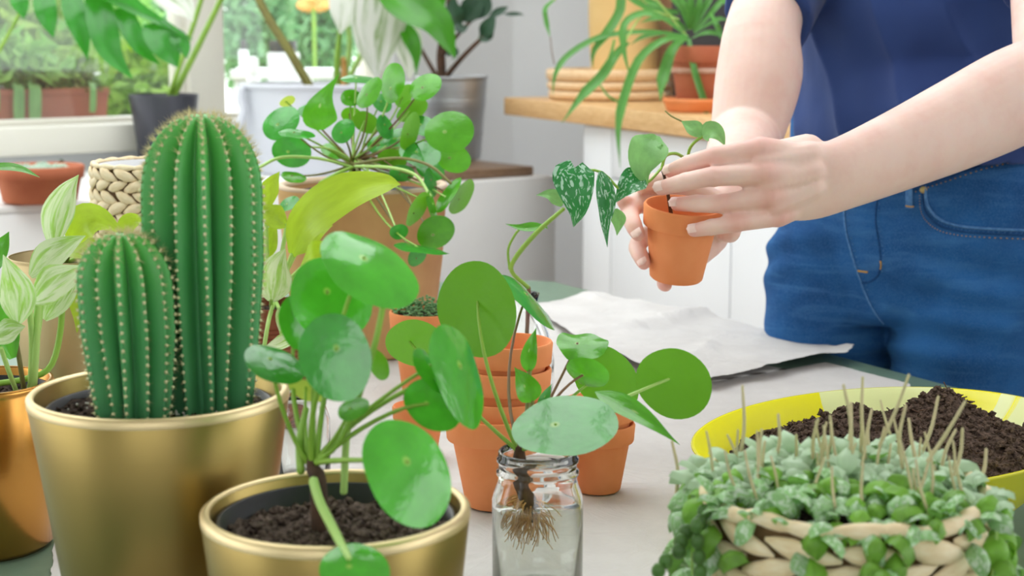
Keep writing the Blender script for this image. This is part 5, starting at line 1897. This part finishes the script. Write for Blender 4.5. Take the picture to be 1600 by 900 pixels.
shrub(opt(10, 6.3, 1.13), (.34, .32, .40), 1000, 'garden_a', .07, 11, 'bright yellow-green shrub outside the left pane behind the left trough')
shrub(opt(140, 7.6, 1.2), (.38, .36, .46), 1000, 'garden_c', .07, 12, 'mid-green shrub outside the left pane behind the white box')
shrub(opt(222, 5.9, .96), (.20, .24, .24), 700, 'garden_a', .06, 13, 'low light green shrub outside the window behind the charcoal pot')
shrub(opt(262, 9.9, 1.32), (.32, .4, .56), 900, 'garden_b', .08, 14, 'blue-green shrub outside the window left of the white window post')
shrub(opt(400, 8.6, 1.28), (.22, .3, .50), 1300, 'garden_b', .065, 15, 'blue-green conifer hedge plant outside just right of the white post')
shrub(opt(500, 9.4, 1.32), (.24, .3, .48), 1300, 'garden_b', .065, 16, 'rounded grey-green bush outside the right pane, on the right')
shrub(opt(490, 13, 1.75), (.85, .7, .85), 1800, 'garden_b', .11, 17, 'tall pale green hedge outside the right pane, at the back')
shrub(opt(45, 12.6, 1.6), (1.15, .8, 1.1), 2600, 'garden_a', .13, 18, 'tall bright hedge outside the left pane, at the back')
shrub(opt(-260, 8.0, 1.25), (.7, .7, .9), 1000, 'garden_c', .10, 19, 'large green shrub outside beyond the left picture edge')
fl = thing('flowering_plant', opt(492, 7.6, -.02), 'orange flowers on a tall stem outside the right pane', 'plant')
mb = MB()
fc = at(490, 8, 7.6)
for k in range(16):
    a = 2 * PI * k / 16
    d = Vector((math.cos(a) * .08, .015 * math.sin(3 * a), math.sin(a) * .035))
    mb.tube([fc, fc + d * .6, fc + d], [.009, .015, .005], n=5, ns=5)
mb.build('blossom', MAT['flower'], fl)
MB().tube([opt(492, 7.6, -.02), opt(492, 7.6, .7), fc], .009, n=6, ns=8).build('stem', MAT['stem_green'], fl)


def gbox(px0, px1, pyt, y, label):
    a, b = at(px0, pyt, y), at(px1, pyt, y)
    wd = b.x - a.x
    t = thing('garden_box', Vector(((a.x + b.x) / 2, y + wd / 2, -.02)), label, 'box', 'white boxes in the garden')
    bevel(MB().box((a.x, y, -.02), (b.x, y + wd, a.z)).build('body', MAT['whitebox'], t, sm=False), .006)
    bevel(MB().box((a.x + .008, y + .008, a.z + .001), (b.x - .008, y + wd - .008, a.z + .045)).build('lid', MAT['slate'], t, sm=False), .003)
    return t


gbox(94, 146, 114, 5.6, 'white box with dark lid outside the left pane right of the strap leaves')
gbox(-30, 19, 110, 5.5, 'white box with dark lid cut by the left picture edge')
gbox(417, 462, 82, 6.1, 'white box with dark lid outside the right pane in the middle')
gbox(372, 386, 78, 7.2, 'narrow white box outside beside the white window post')
pt_ = thing('garden_table', opt(480, 7.0, -.02), 'white garden table outside the right pane', 'table')
tz = at(480, 108, 6.9).z
bevel(MB().box((opt(368, 6.9, 0).x, 6.75, tz - .04), (opt(590, 6.9, 0).x, 7.15, tz)).build('top', MAT['whitebox'], pt_, sm=False), .004)
for px, y in ((376, 6.8), (582, 6.8), (376, 7.1), (582, 7.1)):
    p = opt(px, y, 0)
    MB().tube([(p.x, y, -.019), (p.x, y, tz - .041)], .03, n=8, caps=False).build('leg', MAT['whitebox'], pt_)
bb = at(396, 122, 5.4)
bt = thing('white_post', (bb.x, bb.y, -.02), 'slim white post outside the right pane left of the white box', 'post')
MB().lathe([(0, 0), (.024, 0), (.024, bb.z + .02), (.020, bb.z + .026), (0, bb.z + .026)], (bb.x, bb.y, -.02), 20).build('post', MAT['whitebox'], bt)
MB().lathe([(0, 0), (.019, 0), (.020, .006), (.019, .055), (.012, .064), (0, .066)], (bb.x, bb.y, bb.z + .007), 20).build('cap', MAT['whitebox'], bt)

# ------------------------------------------------------------------ on the worktop
def on_top(a, b, off=0.001):
    return RK @ Vector((a, b, ZT + off))


# three round wooden trays
tc_ = at(950, 150, 4.47)
tc_.z = ZT + .001
Rt = (at(1046, 150, 4.47).x - at(851, 150, 4.47).x) / 2
th_ = .0250
for k, (dx, nm) in enumerate(((0.004, 'bottom'), (0.002, 'middle'), (0, 'top'))):
    z = ZT + .001 + k * (th_ + .0006)
    rr = Rt * (.985, .995, 1.0)[k]
    hgt = th_ if k < 2 else th_ * 1.35
    prof = [(0, 0), (rr - .015, 0), (rr - .004, .004), (rr, hgt * .55), (rr - .002, hgt - .002), (rr - .007, hgt), (rr - .016, hgt), (rr - .021, hgt - .009 if k == 2 else hgt), (0, hgt - .009 if k == 2 else hgt)]
    o = MB().lathe(prof, (0, 0, 0), 64).build('wooden_tray', MAT['traywood'])
    o.matrix_world = Matrix.Translation(Vector((tc_.x + dx, tc_.y, z)))
    tag(o, '%s round wooden tray of the stack of three on the oak worktop' % nm, 'tray', 'round wooden trays')
# tan ribbed crock on the trays
ck = Vector((at(975, 110, 4.53).x, 4.53, ZT + .0015 + 2 * (th_ + .0006) + th_ * 1.35 - .009))
Rc = (at(1030, 60, 4.53).x - at(920, 60, 4.53).x) / 2
prof = [(0, 0), (Rc * .92, 0), (Rc * .93, .004)]
for k in range(60):
    q = k / 59
    r = Rc * (.93 + .09 * math.sin(PI * min(1, q * 1.1 + .02)))
    prof.append((r + (.0015 if k % 2 else -.0009), .009 + q * .39))
prof += [(Rc * .9, .412), (Rc * .84, .412), (Rc * .84, .02), (0, .02)]
crk = MB().lathe(prof, (0, 0, 0), 64).build('ribbed_crock', MAT['stoneware'])
crk.location = ck
tag(crk, 'tan finely ribbed tall crock standing on the round wooden trays', 'crock')
# cutting board and slate leaning at the wall
o = bevel(MB().box((-.082, -.012, 0), (.082, .012, .50), ).build('cutting_board', MAT['boardwood'], sm=False), .006)
o.matrix_world = Matrix.Translation(Vector((at(1040, 100, 4.66).x, 4.66, ZT + .003))) @ Matrix.Rotation(math.radians(18), 4, 'Z') @ Matrix.Rotation(math.radians(-4), 4, 'X')
tag(o, 'brown wooden cutting board standing behind the spider plant', 'board')
o = bevel(MB().box((-.10, -.007, 0), (.10, .007, .40)).build('slate_board', MAT['slate'], sm=False), .003)
o.matrix_world = Matrix.Translation(Vector((at(1105, 100, 4.4).x, 4.40, ZT + .003))) @ Matrix.Rotation(math.radians(18), 4, 'Z') @ Matrix.Rotation(math.radians(-4), 4, 'X')
tag(o, 'dark slate board standing behind the spider plant pot', 'board')

# spider plant
sx_ = Vector((at(1096, 150, 3.78).x, 3.78, ZT + .001))
spd = thing('potted_spider_plant', sx_, 'spider plant with long arching leaves in a terracotta pot and saucer', 'plant')
k_ = mpp(at(1096, 150, 3.78))
Rs = 60 * k_
sau = [(0, 0), (Rs * .84, 0), (Rs * .9, .003), (Rs * .98, .022), (Rs, .024), (Rs * 1.0, .032), (Rs * .95, .032), (Rs * .86, .009), (0, .009)]
MB().lathe(sau, sx_, 48).build('saucer', MAT['terracotta'], spd)
ph2 = at(1096, 72, 3.78).z - sx_.z - .0095
prof = pot_profile(Rs * .62, Rs * .85, ph2, .038, .006, wall=.007, rnd=.002, inner_depth=.02)
autosmooth(MB().lathe(prof, sx_ + Vector((0, 0, .0095)), 48).build('pot', MAT['clay'], spd), 40)
MB().lathe([(Rs * .79, ph2 * .56), (Rs * .812, ph2 * .585), (Rs * .822, ph2 * .62), (Rs * .80, ph2 * .64)], sx_ + Vector((0, 0, .0105)), 48).build('mineral_band', MAT['mineral'], spd, label='whitish mineral bloom band')
add_soil(spd, sx_ + Vector((0, 0, ph2 - .006)), Rs * .78, 'soil', 71, .003, 60)
spl = [
    ([(1075, 62), (1040, 62), (1000, 92), (976, 150), (966, 200), (969, 262)], 17, 3.63), ([(1072, 55), (1050, 80), (1040, 108), (1034, 130), (1032, 158)], 22, 3.66),
    ([(1076, 60), (1085, 110), (1100, 160), (1106, 192)], 13, 3.69), ([(1066, 50), (1030, 26), (1000, 22), (975, 40), (975, 80), (985, 122)], 14, 3.66),
    ([(1060, 20), (1010, 12), (975, -8), (968, 20), (950, 50), (928, 80), (926, 105)], 18, 3.75), ([(1066, 56), (1010, 50), (940, 58), (890, 85), (868, 115), (864, 148)], 12, 3.72),
    ([(980, 66), (960, 90), (940, 120), (910, 150), (878, 192)], 20, 3.72), ([(866, 0), (852, 14), (854, 36), (860, 60)], 9, 3.78),
    ([(1070, 45), (1040, 18), (1010, 0), (980, -20)], 12, 3.78), ([(1076, 45), (1062, 10), (1040, -15), (1030, -40)], 13, 3.78), ([(1080, 45), (1080, 10), (1076, -30)], 13, 3.81),
    ([(1084, 48), (1100, 15), (1120, -20)], 13, 3.84), ([(1086, 50), (1112, 20), (1130, 0), (1150, -10)], 11, 3.81), ([(1085, 52), (1110, 36), (1124, 30), (1140, 32)], 9, 3.78),
    ([(1110, 20), (1118, 36), (1124, 50), (1126, 62)], 10, 3.75), ([(1082, 60), (1100, 52), (1118, 52), (1136, 60)], 10, 3.75), ([(1070, 58), (1040, 52), (1005, 58), (985, 70)], 9, 3.81),
    ([(1072, 50), (1050, 30), (1020, 30), (1000, 36)], 9, 3.84), ([(960, 62), (955, 85), (950, 100), (946, 118)], 7, 3.78), ([(936, 130), (950, 150), (968, 160), (985, 165)], 5, 3.78),
    ([(1078, 46), (1072, 14), (1060, -10), (1052, -30)], 11, 3.87), ([(1082, 44), (1092, 10), (1096, -30)], 11, 3.78), ([(1130, -10), (1134, 0), (1140, 10), (1146, 14)], 14, 3.72),
]
for pts, wd, y in spl:
    P = [at(px, py, y + (.06 if i == 0 else 0) + .015 * math.sin(i)) for i, (px, py) in enumerate(pts)]
    n = 18
    q = [Vector(x) for x in smooth_path([tuple(p) for p in P], n)]
    W = [wd * mpp(q[i]) * min(1, .55 + i / n * 1.2) * (1 if i < n * .7 else max(.05, (n - 1 - i) / (n * .3))) for i in range(n)]
    LS[0] += 1
    blade_mb(q, [x * .85 for x in W], nview(q[n // 2], .6), fold=.35, cols=5, seed=LS[0], ns=18).build('leaf', MAT['spider'], spd)
stalk(spd, [(1072, 55, 3.75), (1000, -20, 3.69), (900, -30, 3.69), (866, 0, 3.72)], 1.6, 'stem_pale', name='runner')
stalk(spd, [(1060, 30, 3.75), (1010, 20, 3.69), (975, 66, 3.66)], 1.6, 'stem_pale', name='runner')
stalk(spd, [(860, 58, 3.75), (862, 80, 3.75), (866, 100, 3.75)], 1.0, 'twig', name='runner')

# ------------------------------------------------------------------ the person
FACE = math.radians(40)
FV = Vector((-math.sin(FACE), -math.cos(FACE), 0))       # facing direction
LV = Vector((math.cos(FACE), -math.sin(FACE), 0))        # the person's left
HC = at(1424, 350, 2.23)
HC.z = 0
per = thing('person', HC, 'person in navy knitted T-shirt and blue jeans potting a plant, arms reaching forward', 'person')


def bp(l, f, z):
    return HC + LV * l + FV * f + Vector((0, 0, z))


body = MB()
# torso core and neck
body.tube([bp(0, 0, .90), bp(0, 0, 1.05), bp(0, 0, 1.22), bp(0, -.01, 1.36), bp(0, -.02, 1.42)], [(.12, .07), (.11, .07), (.13, .08), (.15, .075), (.09, .06)], n=20, ns=14, ref=LV)
body.tube([bp(0, -.02, 1.38), bp(0, -.02, 1.47)], .052, n=14)
# her right arm (picture left)
rs = bp(-.172, -.01, 1.395)
re = at(1166, 214, 2.04)
rw = at(1128, 318, 1.775)
body.tube([rs, at(1199, 20, 2.13), at(1186, 118, 2.075), re], [.052, .0490, .0565, .0470], n=30, ns=18)
body.tube([re, at(1150, 262, 1.90), rw], [.047, .040, .029], n=26, ns=14)
body.tube([bp(-.06, -.02, 1.36), rs], [.055, .056], n=18)
# her left arm
ls = bp(.172, -.01, 1.395)
le = at(1652, 112, 1.79)
lw = at(1312, 273, 1.638)
body.tube([bp(.06, -.02, 1.36), ls], [.055, .056], n=18)
body.tube([ls, ls.lerp(le, .5), le], [.054, .052, .047], n=24, ns=10)
body.tube([le, at(1585, 150, 1.755), at(1500, 192, 1.72), at(1400, 237, 1.675), lw, at(1268, 284, 1.622), at(1222, 288, 1.608)],
          [(.048, .048), (.055, .050), (.0510, .045), (.0435, .037), (.0385, .028), (.0400, .0190), (.0380, .0125)], n=32, ns=26, ref=Vector((0, 0, 1)))
# left hand, back to the viewer
hk = [at(1186, 234, 1.602), at(1194, 271, 1.594), at(1200, 306, 1.597), at(1214, 338, 1.606)]
wr = [at(1316, 250, 1.630), at(1316, 265, 1.626), at(1314, 282, 1.626), at(1308, 300, 1.632)]
for a, b, r0, r1 in zip(wr, hk, (.0105, .0105, .0105, .0100), (.0140, .0142, .0134, .0122)):
    body.tube([a, a.lerp(b, .5) + Vector((0, .002, 0)), b], [r0, (r0 + r1) / 2, r1], n=14, ns=7)
for i in range(3):
    body.tube([wr[i].lerp(hk[i], .4), hk[i].lerp(hk[i + 1], .5)], [.016, .0125], n=10)
fing = [
    ([hk[0], (1118, 244, 1.604), (1076, 256, 1.618), (1048, 267, 1.632)], [.0124, .0099, .0092, .0076]),
    ([hk[1], (1115, 276, 1.590), (1072, 284, 1.600), (1034, 294, 1.612)], [.0128, .0104, .0097, .0082]),
    ([hk[2], (1130, 318, 1.592), (1090, 318, 1.604), (1058, 319, 1.618)], [.0124, .0100, .0093, .0078]),
    ([hk[3], (1150, 349, 1.588), (1112, 355, 1.592), (1084, 360, 1.596)], [.0110, .0092, .0086, .0073]),
]
tips = []
for pts, rr in fing:
    P = [Vector(p) if isinstance(p, Vector) else at(*p) for p in pts]
    body.tube(P, rr, n=12, ns=12)
    for j in (1, 2):
        body.ball(P[j], rr[j] * 1.07, n=12, m=8)
    tips.append((P[-1], (P[-1] - P[-2]).normalized(), rr[-1]))
# left thumb goes behind, steadying the stem
lt = [at(1262, 236, 1.640), at(1196, 246, 1.664), at(1138, 262, 1.672), at(1096, 280, 1.668)]
body.tube(lt, [.0185, .0150, .0115, .0088], n=12, ns=10)
# right hand cups the pot from behind
pc0 = at(1118, 345, 1.745)
pm = at(1076, 378, 1.722)
body.tube([rw, pc0, pm], [(.029, .024), (.034, .018), (.036, .014)], n=14, ns=8, ref=Vector((0, 0, 1)))
body.tube([at(1142, 330, 1.74), at(1140, 362, 1.722)], [.018, .013], n=10)
rk = [at(1052, 318, 1.716), at(1048, 350, 1.716), at(1052, 384, 1.716), at(1062, 410, 1.712)]
for k in rk:
    body.tube([pm, k], [.016, .0125], n=10)
rf = [
    ([rk[0], (1014, 300, 1.712), (990, 318, 1.692), (974, 316, 1.668)], [.0118, .0104, .0094, .0076]),
    ([rk[0] * .4 + rk[1] * .6, (1006, 318, 1.702), (984, 330, 1.672), (990, 352, 1.642), (997, 366, 1.632)], [.0122, .0112, .0104, .0094, .0080]),
    ([rk[2], (1016, 366, 1.708), (996, 384, 1.678), (1002, 402, 1.648), (1006, 411, 1.640)], [.0118, .0108, .0100, .0088, .0076]),
    ([rk[3], (1044, 430, 1.702), (1038, 442, 1.676), (1040, 446, 1.655)], [.0106, .0094, .0086, .0072]),
]
rt = []
for pts, rr in rf:
    P = [Vector(p) if isinstance(p, Vector) else at(*p) for p in pts]
    body.tube(P, rr, n=12, ns=12)
    rt.append((P[-1], (P[-1] - P[-2]).normalized(), rr[-1]))
# right thumb over the far rim
body.tube([at(1112, 318, 1.742), at(1070, 292, 1.725), at(1030, 284, 1.702), at(1004, 290, 1.690)], [.018, .0135, .0110, .0085], n=12, ns=9)
skin = fuse('body', body, .0021, 4, MAT['skin'], per)
# the flush over knuckles and fingertips
pink = [(k, .012, .75) for k in hk] + [(t[0], .010, .55) for t in tips] + [(t[0], .011, .6) for t in rt] + [(k, .012, .5) for k in rk]
for pts, rr in fing:
    pink.append((at(*pts[1]), .009, .55))
bl_ = skin.data.attributes.new('blush', 'FLOAT', 'POINT')
vals = []
lo_y = max(p[0].y for p in pink) + .05
for v in skin.data.vertices:
    f = 0.0
    if v.co.y < lo_y:
        for c_, r_, k_ in pink:
            d2 = (v.co - c_).length_squared
            if d2 < r_ * r_ * 6:
                f = max(f, k_ * math.exp(-d2 / (r_ * r_ * 1.6)))
    vals.append(f)
bl_.data.foreach_set('value', vals)
skin['label'] = 'bare fair-skinned arms and hands'


def nail(tip, d, r, out, ln=1.15, wd=.72):
    n = (out - d * out.dot(d)).normalized()
    s = d.cross(n)
    rows, uvs = [], []
    c = tip + d * r * .10 + n * (r * .76)
    for i in range(7):
        u = -1 + i / 3
        row = []
        for j in range(7):
            v = -1 + j / 3
            k = math.sqrt(max(0, 1 - abs(u) ** 3.5)) if i in (0, 6) else 1 - .12 * abs(u) ** 3
            row.append(c + d * (u * r * ln * .72) + s * (v * r * wd * k) + n * (r * .26 * (1 - v * v * .95) - r * .10 * u * u))
        rows.append(row)
    put('fingernail', MB().grid(rows).mesh('fingernail'), MAT['nail'], per)


tocam = lambda p: (CAM - p).normalized()
for i, (t, d, r) in enumerate(tips):
    nail(t, d, r, tocam(t) + Vector((0, 0, .55)) + Vector((-.2, 0, 0)))
for i, (t, d, r) in enumerate(rt[1:3]):
    nail(t, d, r, tocam(t) + Vector((-.25, 0, .1)))

# T-shirt
sh_ = MB()
sh_.tube([bp(.018, .012, 1.045), bp(.018, 0.012, 1.07), bp(0, .0, 1.15), bp(0, .005, 1.25), bp(0, -.005, 1.34), bp(0, -.015, 1.415)],
         [(.186, .142), (.186, .142), (.177, .124), (.180, .130), (.184, .116), (.115, .078)], n=44, ns=24, ref=LV, caps=False)
sh_.tube([bp(0, -.02, 1.40), bp(0, -.02, 1.445)], .07, n=20)
for a, b, r0, r1 in ((rs, at(1199, 27, 2.126), .070, .0600), (ls, ls.lerp(le, .55), .070, .066)):
    sh_.tube([bp(0, -.02, 1.36).lerp(a, .6), a, a.lerp(b, .55), b], [.07, r0, (r0 + r1) / 2, r1], n=24, ns=10, caps=False)
shirt = fuse('t_shirt', sh_, .0048, 8, MAT['knit'], per)


def displace(me, fn):
    vs = [v.co.copy() for v in me.vertices]
    ns = [v.normal.copy() for v in me.vertices]
    flat = []
    for p, n in zip(vs, ns):
        q = p + n * fn(p)
        flat += (q.x, q.y, q.z)
    me.vertices.foreach_set('co', flat)
    me.update()


def drape(p):
    # slack diagonal drapes running from the far side down to the hem
    l = (p - HC).dot(LV)
    ph = (l * 1.0 + (p.z - 1.05) * .62) * 62
    amt = .0085 * max(0, min(1, (1.36 - p.z) / .12)) * (.6 + noise.noise(p * 6))
    return (1 - abs(math.sin(ph * .5 + 1.6 * noise.noise(p * 4)))) ** 2 * amt * 1.5 + .003 * noise.noise(p * 16)


displace(shirt.data, drape)

# jeans
jn = MB()
jn.tube([bp(0, 0, .79), bp(0, 0, .87), bp(0, 0, .955), bp(0, 0, 1.03), bp(0, 0, 1.080)], [(.150, .105), (.198, .136), (.198, .137), (.192, .126), (.190, .116)], n=44, ns=16, ref=LV, caps=False)
rh = at(1297, 470, 2.26)
rk_ = at(1296, 640, 2.29)
jn.tube([at(1306, 400, 2.25), rh, rk_, Vector((rk_.x, rk_.y + .01, .40)), Vector((rk_.x, rk_.y + .03, .10))], [.098, .0955, .0900, .064, .057], n=28, ns=20)
lh = at(1509, 450, 2.165)
lk = at(1496, 640, 2.15)
jn.tube([at(1502, 380, 2.18), lh, lk, Vector((lk.x + .01, lk.y + .02, .40)), Vector((lk.x + .01, lk.y + .04, .10))], [.108, .106, .0930, .067, .059], n=28, ns=20)
jeans = fuse('jeans', jn, .0050, 5, MAT['denim'], per)
crotch = at(1392, 500, 2.13)


def whisker(p):
    # whiskers fan out from the fly over each thigh
    k = math.exp(-((p.z - .84) / .10) ** 2)
    dx = (p - crotch).dot(LV)
    w_ = math.sin((p.z * 115) + dx * 26 * (1 if dx > 0 else -1) + 3 * noise.noise(p * 8))
    return .0060 * k * w_ * (.6 + noise.noise(p * 6)) + .0030 * noise.noise(Vector((p.x * 9, p.y * 9, p.z * 34)))


displace(jeans.data, whisker)
bvh = BVHTree.FromPolygons([v.co.copy() for v in jeans.data.vertices], [tuple(f.vertices) for f in jeans.data.polygons])


def hit(px, py, off=0.0006):
    d = ray(px, py).normalized()
    r = bvh.ray_cast(CAM, d)
    if r[0] is None:
        return None
    return r[0] + r[1] * off


def seam(name, pix, rad, m, n=24, off=.0006, flat=1.0):
    q = smooth_path([tuple(map(float, p)) for p in pix], n)
    P = [hit(x, y, off) for x, y in q]
    P = [p for p in P if p is not None]
    if len(P) < 3:
        return
    MB().tube(P, rad, n=6).build(name, MAT[m], jeans)


def stitches(pix, n, rad=.0006, m='thread', duty=.6):
    q = smooth_path([tuple(map(float, p)) for p in pix], n * 2 + 1)
    mb = MB()
    for i in range(0, len(q) - 1, 2):
        a, b = hit(*q[i], .0010), hit(*q[i + 1], .0010)
        if a is not None and b is not None and (a - b).length < .02:
            mb.tube([a, a.lerp(b, duty)], rad, n=4, caps=False)
    if mb.v:
        mb.build('stitching', MAT[m], jeans, kind='stuff')


fly_l = [(1319, 325), (1322, 360), (1332, 400), (1342, 430), (1352, 458), (1366, 486), (1380, 505)]
fly_r = [(1371, 308), (1368, 345), (1373, 375), (1376, 405), (1373, 428), (1360, 440), (1346, 442)]
seam('fly_seam', fly_l, .0016, 'denim_light')
stitches([(x + 6, y) for x, y in fly_l[:5]], 16, m='denim_light')
seam('fly_seam', fly_r, .0012, 'denim_dark')
stitches(fly_r, 20)
stitches([(x + 5, y) for x, y in fly_r[:5]], 16, m='denim_light')
seam('bar_tack', [(1341, 423), (1347, 424), (1355, 425)], .0013, 'thread', 5)
seam('bar_tack', [(1376, 408), (1376.5, 414), (1375.5, 420)], .0013, 'thread', 5)
pk = [(1446, 292), (1448, 316), (1458, 334), (1478, 348), (1510, 355), (1550, 358), (1600, 360), (1640, 361)]
seam('pocket_edge', pk, .0022, 'denim_light', 40)
seam('pocket_edge', [(x - 5, y + 7) for x, y in pk], .0014, 'denim_dark', 40)
stitches([(x - 3, y + 4) for x, y in pk], 40, m='denim_light')
stitches([(x - 9, y + 13) for x, y in pk], 40)
seam('waistband_seam', [(1430, 296), (1480, 279), (1540, 258), (1600, 246), (1640, 238)], .0018, 'denim_dark', 30)
stitches([(1430, 300), (1480, 283), (1540, 263), (1600, 250), (1640, 242)], 30, m='thread')
seam('waistband_seam', [(1247, 205), (1254, 226), (1268, 244)], .0022, 'denim_light', 8)
c = hit(1443, 297, .0014)
if c is not None:
    nrm = tocam(c)
    Mr = nrm.to_track_quat('Z', 'Y').to_matrix()
    MB().lathe([(0, -.001), (.0048, -.001), (.0050, .0006), (.0038, .0016), (.0034, .0010), (0, .0014)], c, 16, Mr.to_4x4()).build('rivet', MAT['rivet'], jeans)
lp = [hit(1421, y, .0022) for y in (286, 296, 306, 316, 324)]
if all(p is not None for p in lp):
    wv = Vector((1, 0, 0))
    MB().tube([p for p in lp], [(.0052, .0016)] * 5, n=8, ref=LV).build('belt_loop', MAT['denim_light'], jeans)
seam('bar_tack', [(1417, 321), (1422, 322), (1428, 322)], .0010, 'thread', 5, .004)
for q in (rk_, Vector((lk.x + .01, lk.y, 0))):
    fx = Vector((q.x, q.y + .02, 0))
    so_ = MB().tube([fx + Vector((0, 0.03, .045)), fx + FV * .08 + Vector((0, 0, .042)), fx + FV * .17 + Vector((0, 0, .032))], [(.040, .044), (.046, .040), (.038, .028)], n=18, ns=10, ref=Vector((FV.y, -FV.x, 0)))
    so_.build('shoe', MAT['shoe'], per)
